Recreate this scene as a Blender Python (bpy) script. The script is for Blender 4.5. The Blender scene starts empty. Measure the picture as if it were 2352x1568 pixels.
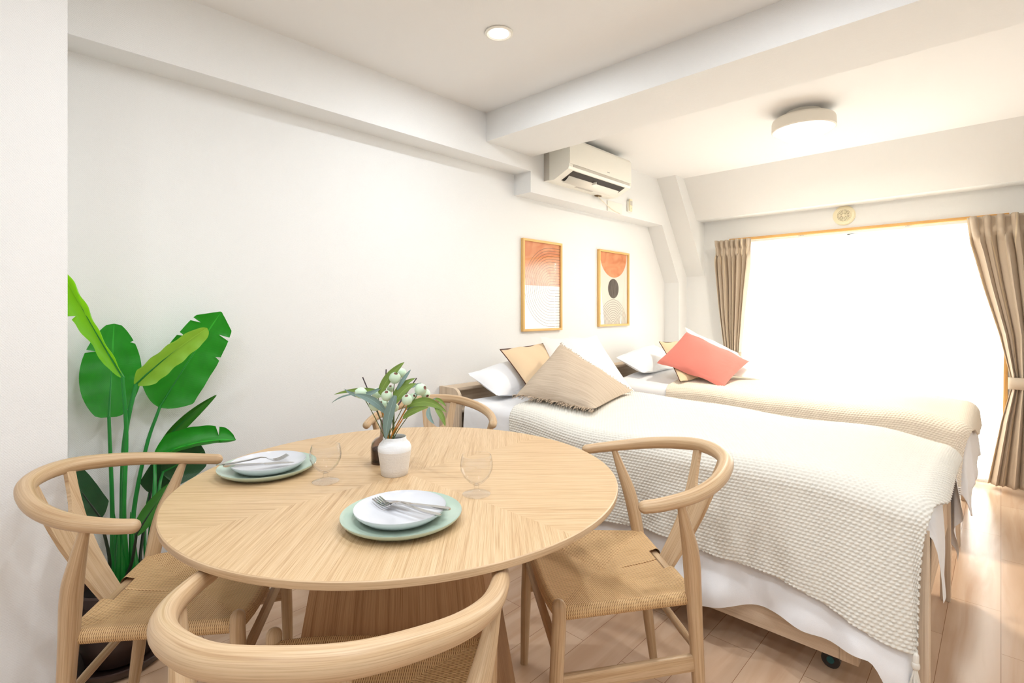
import bpy, bmesh, math, random
import numpy as np
from mathutils import Vector, Matrix, noise
random.seed(7)
PI = math.pi
S = bpy.context.scene
C = S.collection

# ------------------------------------------------------------------ camera
H = 1.155                      # camera height
FPX, CX, HY = 1185.0, 1176.0, 713.0
YAW = math.radians(43.46)
cam_d = bpy.data.cameras.new('camera'); cam = bpy.data.objects.new('camera', cam_d); C.objects.link(cam)
cam.location = (0, 0, H); cam.rotation_euler = (PI / 2, 0, YAW)
cam_d.sensor_width = 36; cam_d.lens = 36 * FPX / 2352
cam_d.shift_y = -(784 - HY) / 2352.0
cam_d.clip_start = 0.02
S.camera = cam
# ------------------------------------------------------------------ world, lights, exposure
w = bpy.data.worlds.new('world'); S.world = w; w.use_nodes = True
wt = w.node_tree; bg = wt.nodes['Background']; bg.inputs[1].default_value = 9.0
_tc = wt.nodes.new('ShaderNodeTexCoord'); _sx = wt.nodes.new('ShaderNodeSeparateXYZ'); _mr = wt.nodes.new('ShaderNodeMapRange'); _cr = wt.nodes.new('ShaderNodeValToRGB')
wt.links.new(_tc.outputs['Generated'], _sx.inputs[0]); wt.links.new(_sx.outputs[2], _mr.inputs['Value'])
_mr.inputs['From Min'].default_value = -0.25; _mr.inputs['From Max'].default_value = 0.2; wt.links.new(_mr.outputs[0], _cr.inputs['Fac'])
_cr.color_ramp.elements[0].color = (0.52, 0.50, 0.46, 1); _cr.color_ramp.elements[1].color = (1.0, 0.975, 0.93, 1)
wt.links.new(_cr.outputs['Color'], bg.inputs[0])
S.view_settings.view_transform = 'Standard'; S.view_settings.look = 'None'
S.view_settings.exposure = 0.58; S.view_settings.gamma = 1.0
S.view_settings.use_curve_mapping = False

def area(name, loc, rot, shape, size, size_y, power, col, spread=180):
    l = bpy.data.lights.new(name, 'AREA'); l.shape = shape; l.size = size
    if shape in ('RECTANGLE', 'ELLIPSE'): l.size_y = size_y
    l.energy = power; l.color = col; l.spread = math.radians(spread)
    o = bpy.data.objects.new(name, l); C.objects.link(o); o.location = loc; o.rotation_euler = rot
    return o
CEIL = 2.304
DOWN_P = 5.0
DOWNS = [(-1.507, 1.512), (-1.1, 0.45), (-0.35, 0.5), (-0.45, 1.45), (0.3, 0.4), (-0.6, -0.6), (0.2, -0.7)]
for i, (x, y) in enumerate(DOWNS):
    area('downlight_lamp', (x, y, CEIL - 0.012), (0, 0, 0), 'DISK', 0.075, 0, DOWN_P * (0.55 if i == 1 else 1.0), (0.885, 0.945, 1.0))
area('ceiling_lamp_light', (-0.83, 3.326, 2.135), (0, 0, 0), 'DISK', 0.2, 0, 17, (1.0, 0.91, 0.77))
# daylight comes from the sky through the balcony window; the portal only helps sample it
pt = area('window_portal', (-0.865, 4.85, 0.89), (-PI / 2, 0, 0), 'RECTANGLE', 1.8, 1.78, 1, (1, 1, 1))
pt.data.cycles.is_portal = True

# ------------------------------------------------------------------ projection helpers (measured points -> world)
FW = (-math.sin(YAW), math.cos(YAW)); RT = (math.cos(YAW), math.sin(YAW))
def at(px, py, d):
    l = (px - CX) / FPX * d
    return Vector((d * FW[0] + l * RT[0], d * FW[1] + l * RT[1], H - (py - HY) * d / FPX))
def atz(px, py, z):
    return at(px, py, FPX * (H - z) / (py - HY))

# ------------------------------------------------------------------ tagging
def tag(o, label=None, cat=None, group=None, kind=None):
    if label: o['label'] = label
    if cat: o['category'] = cat
    if group: o['group'] = group
    if kind: o['kind'] = kind
    return o
def thing(name, label, cat, loc=(0, 0, 0), rz=0, group=None):
    o = bpy.data.objects.new(name, None); C.objects.link(o)
    o.location = loc; o.rotation_euler = (0, 0, rz); o.empty_display_size = 0.05
    return tag(o, label, cat, group)
def copy_tree(o, parent=None):
    c = o.copy(); C.objects.link(c)
    if parent is not None: c.parent = parent
    for ch in list(o.children): copy_tree(ch, c)
    return c

# ------------------------------------------------------------------ mesh builder
class MB:
    def __init__(s): s.v = []; s.f = []; s.uv = []; s.mi = []
    def add(s, vs, fs, uvs=None, mi=0):
        b = len(s.v); s.v += [tuple(p) for p in vs]
        for k, f in enumerate(fs):
            s.f.append([i + b for i in f]); s.mi.append(mi)
            s.uv.append(uvs[k] if uvs else [(vs[i][0], vs[i][1]) for i in f])
    def tube(s, pts, rad, n=14, cap=True, flat=1.0, mi=0, u0=None):
        pts = [Vector(p) for p in pts]
        if not hasattr(rad, '__len__'): rad = [rad] * len(pts)
        rad = list(rad)
        if cap:   # rounded ends
            def endcap(p, q, r):
                d = (p - q).normalized(); out = []
                for a in (20, 45, 68, 84): out.append((p + d * r * math.sin(math.radians(a)), r * math.cos(math.radians(a))))
                return out
            e0 = endcap(pts[0], pts[1], rad[0]); e1 = endcap(pts[-1], pts[-2], rad[-1])
            pts = [p for p, r in reversed(e0)] + pts + [p for p, r in e1]
            rad = [r for p, r in reversed(e0)] + rad + [r for p, r in e1]
        T = []
        for i in range(len(pts)):
            a = pts[max(i - 1, 0)]; b = pts[min(i + 1, len(pts) - 1)]
            T.append((b - a).normalized())
        ref = Vector((0, 0, 1)) if abs(T[0].z) < 0.9 else Vector((1, 0, 0))
        N = (ref - T[0] * ref.dot(T[0])).normalized()
        vs = []; L = 0; us = []
        off = random.random() * 5 if u0 is None else u0
        for i, p in enumerate(pts):
            if i: L += (p - pts[i - 1]).length
            N = (N - T[i] * N.dot(T[i])).normalized(); B = T[i].cross(N)
            for k in range(n):
                a = 2 * PI * k / n
                vs.append(p + (N * math.cos(a) * flat + B * math.sin(a)) * rad[i])
            us.append(L + off)
        R = max(rad); fs = []; uv = []
        for i in range(len(pts) - 1):
            for k in range(n):
                k2 = (k + 1) % n
                fs.append([i * n + k, i * n + k2, (i + 1) * n + k2, (i + 1) * n + k])
                v0 = k / n * 2 * PI * R; v1 = (k + 1) / n * 2 * PI * R
                uv.append([(us[i], v0 + off), (us[i], v1 + off), (us[i + 1], v1 + off), (us[i + 1], v0 + off)])
        fs.append(list(range(n))[::-1]); uv.append([(0, 0)] * n)
        m = (len(pts) - 1) * n
        fs.append([m + k for k in range(n)]); uv.append([(0, 0)] * n)
        s.add(vs, fs, uv, mi)
    def box(s, c, size, g=0, bev=0.0, rot=None, mi=0, seg=2):
        bm = bmesh.new(); bmesh.ops.create_cube(bm, size=1)
        for v in bm.verts: v.co = Vector((v.co.x * size[0], v.co.y * size[1], v.co.z * size[2]))
        if bev > 0: bmesh.ops.bevel(bm, geom=bm.edges[:] , offset=bev, segments=seg, affect='EDGES', profile=0.5)
        bm.normal_update(); off = random.random() * 3
        vs = [v.co.copy() for v in bm.verts]; fs = []; uv = []
        for f in bm.faces:
            n = [abs(a) for a in f.normal]; m = n.index(max(n))
            o = [a for a in range(3) if a != m]
            if m == g: a, b = o
            else: a = g; b = [q for q in o if q != g][0]
            fs.append([v.index for v in f.verts])
            uv.append([(v.co[a] + off, v.co[b] + off * 1.7) for v in f.verts])
        bm.free()
        c = Vector(c)
        vs = [(rot @ p if rot else p) + c for p in vs]
        s.add(vs, fs, uv, mi)
    def beam(s, a, b, wd, ht, up=(0, 0, 1), bev=0.002, mi=0):
        """box from a to b, grain along it; wd sideways, ht along up"""
        a = Vector(a); b = Vector(b); x = (b - a).normalized(); u = Vector(up)
        y = u.cross(x).normalized(); z = x.cross(y)
        R = Matrix((x, y, z)).transposed()
        s.box((a + b) / 2, ((b - a).length, wd, ht), 0, bev, R, mi)
    def lathe(s, prof, c=(0, 0, 0), n=32, mi=0, us=1.0):
        c = Vector(c); vs = []; fs = []; uv = []
        for r, z in prof:
            for k in range(n):
                a = 2 * PI * k / n
                vs.append(c + Vector((r * math.cos(a), r * math.sin(a), z)))
        for i in range(len(prof) - 1):
            for k in range(n):
                k2 = (k + 1) % n
                fs.append([i * n + k, i * n + k2, (i + 1) * n + k2, (i + 1) * n + k])
                uv.append([(k / n, prof[i][1]), ((k + 1) / n, prof[i][1]), ((k + 1) / n, prof[i + 1][1]), (k / n, prof[i + 1][1])])
        if prof[0][0] > 1e-6: fs.append(list(range(n))[::-1]); uv.append([(0, 0)] * n)
        if prof[-1][0] > 1e-6: m = (len(prof) - 1) * n; fs.append([m + k for k in range(n)]); uv.append([(0, 0)] * n)
        s.add(vs, fs, uv, mi)
    def grid(s, P, uvs=None, mi=0, closed=False):
        nu = len(P); nv = len(P[0]); vs = [p for r in P for p in r]; fs = []; uv = []
        for i in range(nu - 1):
            for j in range(nv - 1):
                fs.append([i * nv + j, (i + 1) * nv + j, (i + 1) * nv + j + 1, i * nv + j + 1])
                if uvs: uv.append([uvs[i][j], uvs[i + 1][j], uvs[i + 1][j + 1], uvs[i][j + 1]])
                else: uv.append([(i / nu, j / nv)] * 4)
        s.add(vs, fs, uv, mi)
    def prism(s, poly, axis, a, b, mi=0):
        """poly in the two other axes (cyclic order), extruded a..b on axis"""
        def mk(p, t):
            if axis == 0: return Vector((t, p[0], p[1]))
            if axis == 1: return Vector((p[0], t, p[1]))
            return Vector((p[0], p[1], t))
        n = len(poly); vs = [mk(p, a) for p in poly] + [mk(p, b) for p in poly]
        fs = [list(range(n))[::-1], [n + k for k in range(n)]]; uv = [[tuple(poly[k]) for k in f] for f in (range(n - 1, -1, -1), range(n))]
        for k in range(n):
            k2 = (k + 1) % n; l = math.hypot(poly[k2][0] - poly[k][0], poly[k2][1] - poly[k][1])
            fs.append([k, k2, n + k2, n + k]); uv.append([(a, 0), (a, l), (b, l), (b, 0)])
        s.add(vs, fs, uv, mi)
    def xf(s, M): s.v = [tuple(M @ Vector(p)) for p in s.v]; return s
    def build(s, name, mats, parent=None, world=False, smooth=35, recalc=True):
        off = Vector((0, 0, 0))
        if world and parent is not None:
            q = parent
            while q is not None: off += Vector(q.location); q = q.parent
        me = bpy.data.meshes.new(name)
        me.from_pydata([(p[0] - off.x, p[1] - off.y, p[2] - off.z) for p in s.v], [], s.f)
        uvl = me.uv_layers.new(name='UVMap')
        flat = [c for f in s.uv for uvp in f for c in uvp]
        uvl.data.foreach_set('uv', flat)
        if not isinstance(mats, (list, tuple)): mats = [mats]
        for m in mats: me.materials.append(m)
        me.polygons.foreach_set('material_index', s.mi)
        if recalc:
            bm = bmesh.new(); bm.from_mesh(me); bmesh.ops.recalc_face_normals(bm, faces=bm.faces[:]); bm.to_mesh(me); bm.free()
        if smooth:
            me.polygons.foreach_set('use_smooth', [True] * len(me.polygons))
            me.set_sharp_from_angle(angle=math.radians(smooth))
        me.update()
        o = bpy.data.objects.new(name, me); C.objects.link(o)
        if parent is not None: o.parent = parent
        return o

def cr(pts, k=6, closed=False):
    """Catmull-Rom resample"""
    P = [Vector(p) for p in pts]; out = []
    for i in range(len(P) - 1):
        p0 = P[i - 1] if i else P[0] * 2 - P[1]; p1 = P[i]; p2 = P[i + 1]
        p3 = P[i + 2] if i + 2 < len(P) else P[-1] * 2 - P[-2]
        for j in range(k):
            t = j / k
            out.append(0.5 * ((2 * p1) + (p2 - p0) * t + (2 * p0 - 5 * p1 + 4 * p2 - p3) * t * t + (3 * p1 - p0 - 3 * p2 + p3) * t ** 3))
    out.append(P[-1]); return out
def interp(xs, ys, x): return float(np.interp(x, xs, ys))
def smoothstep(a, b, x):
    t = min(1, max(0, (x - a) / (b - a))); return t * t * (3 - 2 * t)

# ------------------------------------------------------------------ materials
def srgb(r, g, b):
    f = lambda c: (c / 255 / 12.92) if c / 255 <= 0.04045 else ((c / 255 + 0.055) / 1.055) ** 2.4
    return (f(r), f(g), f(b), 1)
class NT:
    def __init__(s, name):
        s.m = bpy.data.materials.new(name); s.m.use_nodes = True; s.t = s.m.node_tree
        s.p = s.t.nodes['Principled BSDF']; s.out = s.t.nodes['Material Output']
    def n(s, typ, **kw):
        nd = s.t.nodes.new(typ)
        for k, v in kw.items(): setattr(nd, k, v)
        return nd
    def l(s, a, b): s.t.links.new(a, b)
    def math(s, op, a, b=None, c=None):
        nd = s.n('ShaderNodeMath', operation=op)
        for i, x in enumerate((a, b, c)):
            if x is None: continue
            if isinstance(x, (int, float)): nd.inputs[i].default_value = x
            else: s.l(x, nd.inputs[i])
        return nd.outputs[0]
    def coord(s, which='Object', scale=(1, 1, 1), rnd=False):
        tc = s.n('ShaderNodeTexCoord'); mp = s.n('ShaderNodeMapping'); mp.inputs['Scale'].default_value = scale
        src = tc.outputs[which]
        s.l(src, mp.inputs['Vector'])
        if rnd:
            oi = s.n('ShaderNodeObjectInfo'); mm = s.math('MULTIPLY', oi.outputs['Random'], 17.0)
            cb = s.n('ShaderNodeCombineXYZ'); s.l(mm, cb.inputs[0]); s.l(mm, cb.inputs[1]); s.l(cb.outputs[0], mp.inputs['Location'])
        return mp.outputs[0]
    def noise(s, vec, scale, detail=3, dist=0.0, rough=0.5):
        nd = s.n('ShaderNodeTexNoise'); nd.inputs['Scale'].default_value = scale; nd.inputs['Detail'].default_value = detail
        nd.inputs['Distortion'].default_value = dist; nd.inputs['Roughness'].default_value = rough
        s.l(vec, nd.inputs['Vector']); return nd.outputs['Fac']
    def ramp(s, fac, stops):
        r = s.n('ShaderNodeValToRGB'); e = r.color_ramp.elements
        while len(e) < len(stops): e.new(0.5)
        for i, (p, c) in enumerate(stops): e[i].position = p; e[i].color = c
        s.l(fac, r.inputs['Fac']); return r.outputs['Color']
    def mix(s, fac, a, b, mode='MIX'):
        nd = s.n('ShaderNodeMix', data_type='RGBA', blend_type=mode)
        for sock, x in ((nd.inputs[0], fac), (nd.inputs[6], a), (nd.inputs[7], b)):
            if isinstance(x, (int, float)): sock.default_value = x
            elif isinstance(x, tuple): sock.default_value = x
            else: s.l(x, sock)
        return nd.outputs[2]
    def bump(s, h, strength=0.3, dist=0.001):
        b = s.n('ShaderNodeBump'); b.inputs['Strength'].default_value = strength; b.inputs['Distance'].default_value = dist
        s.l(h, b.inputs['Height']); s.l(b.outputs[0], s.p.inputs['Normal'])
    def base(s, c):
        if isinstance(c, tuple): s.p.inputs['Base Color'].default_value = c
        else: s.l(c, s.p.inputs['Base Color'])
    def rough(s, v): s.p.inputs['Roughness'].default_value = v
    def spec(s, v): s.p.inputs['Specular IOR Level'].default_value = v
def plain(name, col, rough=0.5, metal=0.0, spec=0.5, noise=0.04, nscale=60):
    t = NT(name); v = t.coord()
    f = t.noise(v, nscale, 2)
    c2 = tuple([max(0, c * (1 - noise * 2)) for c in col[:3]] + [1])
    t.base(t.mix(f, c2, col)); t.rough(rough); t.spec(spec); t.p.inputs['Metallic'].default_value = metal
    return t.m
def wood(name, light, mid, dark, rough=0.45, vs=38, us=1.1, contrast=1.0, spec=0.35):
    t = NT(name)
    v = t.coord('UV', (us, vs, 1), rnd=True)
    g = t.noise(v, 1.0, 4, 1.1, 0.55)
    v2 = t.coord('UV', (us * 5, vs * 9, 1), rnd=True)
    g2 = t.noise(v2, 1.0, 2, 0.2)
    c = t.ramp(g, [(0.28, dark), (0.44, mid), (0.60, light)])
    c2 = t.ramp(g2, [(0.35, tuple([x * 0.80 for x in mid[:3]] + [1])), (0.55, (1, 1, 1, 1))])
    t.base(t.mix(0.30 * contrast, c, t.mix(1.0, c, c2, 'MULTIPLY')))
    t.rough(rough); t.spec(spec); t.bump(g2, 0.10, 0.0004)
    return t.m

def wallpaper(name, col, strength=0.55):
    t = NT(name); v = t.coord('Object', (1, 1, 1))
    sx = t.n('ShaderNodeSeparateXYZ'); t.l(v, sx.inputs[0])
    k = 2 * PI / 0.0058
    xy = t.math('ADD', sx.outputs[0], sx.outputs[1])
    a = t.math('SINE', t.math('MULTIPLY', xy, k)); b = t.math('SINE', t.math('MULTIPLY', sx.outputs[2], k * 0.8))
    n1 = t.noise(v, 420, 2); n2 = t.noise(t.coord('Object', (60, 60, 700)), 1, 2)
    h = t.math('ADD', t.math('MULTIPLY', t.math('MULTIPLY', a, b), 0.25), t.math('ADD', n1, n2))
    t.base(col); t.rough(0.85); t.spec(0.2); t.bump(h, strength, 0.0012)
    return t.m
M = {}
M['wall'] = wallpaper('white_wallpaper', srgb(238, 238, 237))
M['ceil'] = wallpaper('ceiling_paper', srgb(238, 237, 236), 0.15)
# floor planks
t = NT('beech_plank_floor')
tc = t.n('ShaderNodeTexCoord'); sx = t.n('ShaderNodeSeparateXYZ'); t.l(tc.outputs['Object'], sx.inputs[0])
cb = t.n('ShaderNodeCombineXYZ'); t.l(sx.outputs[1], cb.inputs[0]); t.l(sx.outputs[0], cb.inputs[1])
br = t.n('ShaderNodeTexBrick'); br.offset = 0.37; br.offset_frequency = 2; br.inputs['Scale'].default_value = 1
br.inputs['Brick Width'].default_value = 0.91; br.inputs['Row Height'].default_value = 0.1515
br.inputs['Mortar Size'].default_value = 0.0008; br.inputs['Mortar Smooth'].default_value = 0.1
br.inputs['Color1'].default_value = srgb(216, 184, 156); br.inputs['Color2'].default_value = srgb(224, 193, 164)
br.inputs['Mortar'].default_value = srgb(150, 108, 78); t.l(cb.outputs[0], br.inputs['Vector'])
mp = t.n('ShaderNodeMapping'); mp.inputs['Scale'].default_value = (1.3, 14, 1); t.l(cb.outputs[0], mp.inputs['Vector'])
g = t.noise(mp.outputs[0], 1.0, 4, 1.0)
t.base(t.mix(0.55, br.outputs['Color'], t.mix(1.0, br.outputs['Color'], t.ramp(g, [(0.35, srgb(226, 208, 192)), (0.6, (1, 1, 1, 1))]), 'MULTIPLY')))
t.rough(0.22); t.spec(0.5); t.bump(br.outputs['Fac'], -0.15, 0.0008); M['floor'] = t.m

M['oak'] = wood('oak_chair', srgb(208, 180, 145), srgb(199, 168, 131), srgb(178, 144, 106), 0.40, 70, 1.6, 1.0, 0.4)
M['oak_top'] = wood('oak_table_veneer', srgb(214, 185, 147), srgb(206, 175, 135), srgb(184, 149, 110), 0.40, 130, 2.2, 1.5)
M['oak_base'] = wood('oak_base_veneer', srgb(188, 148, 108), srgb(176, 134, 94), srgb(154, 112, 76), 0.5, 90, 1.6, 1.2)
M['ash'] = wood('pale_ash_bed', srgb(226, 206, 182), srgb(218, 196, 170), srgb(198, 174, 146), 0.5, 60)
M['frame'] = wood('light_frame_wood', srgb(236, 196, 128), srgb(228, 184, 116), srgb(212, 164, 96), 0.45, 30)
M['casing'] = wood('window_casing_wood', srgb(226, 178, 112), srgb(216, 166, 100), srgb(196, 146, 84), 0.5, 30)

# paper cord
t = NT('paper_cord'); tc = t.n('ShaderNodeTexCoord'); sx = t.n('ShaderNodeSeparateXYZ'); t.l(tc.outputs['UV'], sx.inputs[0])
PIT = 0.0046
cu = t.math('ABSOLUTE', t.math('SINE', t.math('MULTIPLY', sx.outputs[0], PI / PIT)))
tw = t.math('SINE', t.math('ADD', t.math('MULTIPLY', sx.outputs[1], 2 * PI / 0.0085), t.math('MULTIPLY', sx.outputs[0], 2 * PI / PIT)))
hh = t.math('ADD', t.math('POWER', cu, 0.6), t.math('MULTIPLY', tw, 0.22))
nz = t.noise(t.coord('UV', (220, 14, 1)), 1, 2)
c = t.ramp(t.math('ADD', hh, t.math('MULTIPLY', t.math('SUBTRACT', nz, 0.5), 0.5)), [(0.25, srgb(138, 98, 58)), (0.62, srgb(208, 168, 118)), (1.0, srgb(224, 190, 144))])
t.base(c); t.rough(0.6); t.spec(0.3); t.bump(hh, 0.8, 0.0012); M['cord'] = t.m

def fabric(name, col, rough=0.9, scale=900, strength=0.2, sheen=0.2, wr=0.0, wscale=(6, 6, 6)):
    t = NT(name); v = t.coord('Object'); f = t.noise(v, scale, 2)
    c2 = tuple([c * 0.93 for c in col[:3]] + [1])
    t.base(t.mix(f, c2, col)); t.rough(rough); t.spec(0.15); t.p.inputs['Sheen Weight'].default_value = sheen
    h = f
    if wr > 0:
        w_ = t.noise(t.coord('Object', wscale), 1.0, 3, 0.8)
        h = t.math('ADD', f, t.math('MULTIPLY', w_, wr))
    t.bump(h, strength, 0.0015); return t.m
M['white_cloth'] = fabric('white_cotton', srgb(246, 246, 248), wr=14, wscale=(5, 5, 5), strength=0.35)
M['white_cushion'] = fabric('white_cushion_cloth', srgb(244, 240, 234), wr=6, wscale=(7, 7, 7))
M['tan'] = fabric('tan_linen', srgb(230, 202, 166), wr=5, wscale=(8, 8, 8))
M['coral'] = fabric('coral_linen', srgb(212, 126, 114), wr=8, wscale=(8, 8, 8), strength=0.3)
t = NT('taupe_gauze'); v = t.coord('UV', (3, 60, 1)); g = t.noise(v, 1.6, 4, 0.6, 0.6); g2 = t.noise(t.coord('UV', (300, 300, 1)), 1, 2)
t.base(t.ramp(g, [(0.35, srgb(188, 170, 150)), (0.6, srgb(202, 185, 165))])); t.rough(0.95); t.spec(0.1)
t.bump(t.math('ADD', t.math('MULTIPLY', g, 3), g2), 0.6, 0.002); M['taupe'] = t.m
M['fringe'] = plain('taupe_fringe', srgb(196, 176, 154), 0.95)
M['piping'] = plain('brown_piping', srgb(84, 50, 36), 0.8)
M['knit'] = fabric('ivory_knit', srgb(238, 234, 224), scale=500, strength=0.25)
M['knit2'] = fabric('cream_knit', srgb(240, 228, 210), scale=500, strength=0.25)
# drapes
t = NT('beige_curtain'); tc = t.n('ShaderNodeTexCoord'); sx = t.n('ShaderNodeSeparateXYZ'); t.l(tc.outputs['UV'], sx.inputs[0])
fr = t.math('FRACT', t.math('MULTIPLY', sx.outputs[0], 1 / 0.125)); st = t.math('LESS_THAN', fr, 0.06)
n_ = t.noise(t.coord('UV', (900, 300, 1)), 1, 2)
t.base(t.mix(st, t.mix(n_, srgb(202, 186, 166), srgb(214, 200, 182)), srgb(240, 224, 196))); t.rough(0.85); t.spec(0.2)
t.p.inputs['Sheen Weight'].default_value = 0.15
tr = t.n('ShaderNodeBsdfTranslucent'); tr.inputs[0].default_value = srgb(226, 208, 186)
ms = t.n('ShaderNodeMixShader'); ms.inputs[0].default_value = 0.22
t.l(t.p.outputs[0], ms.inputs[1]); t.l(tr.outputs[0], ms.inputs[2]); t.l(ms.outputs[0], t.out.inputs[0]); M['drape'] = t.m
t = NT('sheer_voile'); t.base((0.95, 0.95, 0.95, 1)); t.rough(0.9)
tr = t.n('ShaderNodeBsdfTranslucent'); tr.inputs[0].default_value = (0.97, 0.97, 0.97, 1)
ta = t.n('ShaderNodeBsdfTransparent')
m1 = t.n('ShaderNodeMixShader'); m1.inputs[0].default_value = 0.75; t.l(t.p.outputs[0], m1.inputs[1]); t.l(tr.outputs[0], m1.inputs[2])
m2 = t.n('ShaderNodeMixShader'); m2.inputs[0].default_value = 0.45; t.l(m1.outputs[0], m2.inputs[1]); t.l(ta.outputs[0], m2.inputs[2])
t.l(m2.outputs[0], t.out.inputs[0]); M['sheer'] = t.m
def thin_glass(name, tint=(1, 1, 1, 1), gl=0.08, rough=0.0, scale=1.6):
    t = NT(name); t.t.nodes.remove(t.p)
    ta = t.n('ShaderNodeBsdfTransparent'); ta.inputs[0].default_value = tint
    g = t.n('ShaderNodeBsdfGlossy'); g.inputs['Roughness'].default_value = rough
    lw = t.n('ShaderNodeLayerWeight'); lw.inputs['Blend'].default_value = 0.5
    f = t.math('MINIMUM', t.math('MULTIPLY', t.math('ADD', t.math('MULTIPLY', t.math('POWER', lw.outputs['Facing'], 5.0), 0.96), 0.028 if scale > 1.2 else 0.04), scale), 1.0)
    ms = t.n('ShaderNodeMixShader'); t.l(f, ms.inputs[0]); t.l(ta.outputs[0], ms.inputs[1]); t.l(g.outputs[0], ms.inputs[2])
    t.l(ms.outputs[0], t.out.inputs[0]); return t.m
M['pane'] = thin_glass('window_glass', (0.97, 0.99, 0.98, 1), scale=0.9)
M['picture_glass'] = thin_glass('picture_glass', (0.99, 0.99, 0.99, 1), scale=1.0)
M['glass'] = thin_glass('clear_tumbler_glass', (0.994, 0.994, 0.994, 1), scale=1.25)
M['smoke'] = thin_glass('smoky_brown_glass', srgb(224, 217, 214), scale=1.6)
M['liquid'] = thin_glass('brown_liquid', srgb(158, 144, 138), scale=0.5)
M['alu'] = plain('white_aluminium', srgb(232, 232, 230), 0.4)
M['white_plastic'] = plain('white_plastic', srgb(243, 240, 230), 0.35, noise=0.01)
M['ivory_plastic'] = plain('ivory_plastic', srgb(238, 228, 196), 0.4, noise=0.01)
M['grey_plastic'] = plain('grey_plastic', srgb(200, 194, 184), 0.4, noise=0.02)
M['dark_plastic'] = plain('dark_plastic', srgb(52, 46, 42), 0.5)
M['slot'] = plain('vent_slot', srgb(120, 100, 70), 0.7)
M['cable'] = plain('white_cable', srgb(232, 222, 204), 0.5)
M['steel'] = plain('polished_steel', srgb(196, 195, 193), 0.10, 1.0, noise=0.02)
M['plate_white'] = plain('white_glaze', srgb(212, 213, 218), 0.16, noise=0.005)
M['plate_green'] = plain('sage_glaze', srgb(184, 202, 186), 0.16, noise=0.03, nscale=30)
M['plate_rim'] = plain('bare_clay_rim', srgb(214, 196, 158), 0.5)
t = NT('rough_white_vase'); v = t.coord(); f = t.noise(v, 260, 3); f2 = t.noise(t.coord('Object', (20, 20, 400)), 1, 2)
sx = t.n('ShaderNodeSeparateXYZ'); t.l(v, sx.inputs[0]); hz = t.math('GREATER_THAN', sx.outputs[2], 0.064)
t.base(t.mix(hz, t.mix(f, srgb(214, 208, 202), srgb(232, 227, 221)), srgb(234, 235, 237))); t.rough(0.75)
t.bump(t.math('ADD', f, f2), 0.5, 0.001); M['vase'] = t.m
M['stick'] = plain('dark_reed', srgb(74, 62, 68), 0.7)
M['pot'] = plain('dark_brown_pot', srgb(70, 52, 46), 0.35, noise=0.1)
M['soil'] = plain('dark_soil', srgb(38, 28, 22), 0.95, noise=0.3, nscale=120)
def leafm(name, a, b, rough=0.35, rib=90, trans=0.25):
    t = NT(name); tc = t.n('ShaderNodeTexCoord'); sx = t.n('ShaderNodeSeparateXYZ'); t.l(tc.outputs['UV'], sx.inputs[0])
    vv = t.math('ABSOLUTE', sx.outputs[1])
    ribs = t.math('SINE', t.math('MULTIPLY', t.math('SUBTRACT', sx.outputs[0], t.math('MULTIPLY', vv, 0.18)), rib * 2 * PI))
    n_ = t.noise(t.coord('UV', (4, 2, 1)), 1.2, 3)
    c = t.mix(n_, a, b)
    c = t.mix(t.math('MULTIPLY', t.math('MAXIMUM', ribs, 0.0), 0.22), c, tuple([min(1, x * 1.6 + 0.02) for x in b[:3]] + [1]))
    mid = t.math('LESS_THAN', vv, 0.035)
    c = t.mix(t.math('MULTIPLY', mid, 0.6), c, tuple([min(1, x * 1.9 + 0.03) for x in b[:3]] + [1]))
    t.base(c); t.rough(rough); t.spec(0.45); t.bump(ribs, 0.18, 0.001)
    tr = t.n('ShaderNodeBsdfTranslucent'); tr.inputs[0].default_value = tuple([min(1, x * 1.5) for x in b[:3]] + [1])
    ms = t.n('ShaderNodeMixShader'); ms.inputs[0].default_value = trans
    t.l(t.p.outputs[0], ms.inputs[1]); t.l(tr.outputs[0], ms.inputs[2]); t.l(ms.outputs[0], t.out.inputs[0]); return t.m
M['leaf_dark'] = leafm('glossy_dark_leaf', srgb(10, 104, 18), srgb(38, 152, 30))
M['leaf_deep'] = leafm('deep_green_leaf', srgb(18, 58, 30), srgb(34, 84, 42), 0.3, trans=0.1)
M['leaf_bright'] = leafm('bright_lime_leaf', srgb(92, 176, 10), srgb(140, 208, 32), trans=0.4)
M['leaf_pale'] = leafm('pale_leaf_underside', srgb(120, 178, 40), srgb(150, 196, 68), trans=0.35)
M['leaf_mid'] = leafm('mid_green_leaf', srgb(36, 96, 28), srgb(62, 128, 40))
M['stem'] = plain('green_stem', srgb(24, 138, 50), 0.4, noise=0.12, nscale=20)
M['stem_dark'] = plain('dark_stem', srgb(36, 52, 34), 0.5, noise=0.12, nscale=20)
M['euc_blue'] = leafm('blue_green_eucalyptus_leaf', srgb(96, 120, 116), srgb(128, 150, 144), 0.6, rib=60, trans=0.1)
M['euc_green'] = leafm('olive_eucalyptus_leaf', srgb(84, 112, 44), srgb(122, 146, 68), 0.6, rib=60, trans=0.15)
M['euc_stem'] = plain('eucalyptus_stem', srgb(92, 108, 60), 0.6)
M['euc_amber'] = plain('amber_stem', srgb(206, 136, 50), 0.6)
M['berry'] = plain('pale_green_seed_pod', srgb(206, 228, 202), 0.55, noise=0.08, nscale=40)
M['berry_end'] = plain('seed_pod_opening', srgb(132, 86, 76), 0.8, noise=0.2, nscale=300)
M['paper'] = plain('print_paper', srgb(244, 242, 236), 0.8, noise=0.01)
M['paper2'] = plain('print_paper_cream', srgb(240, 234, 222), 0.8, noise=0.01)
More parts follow.
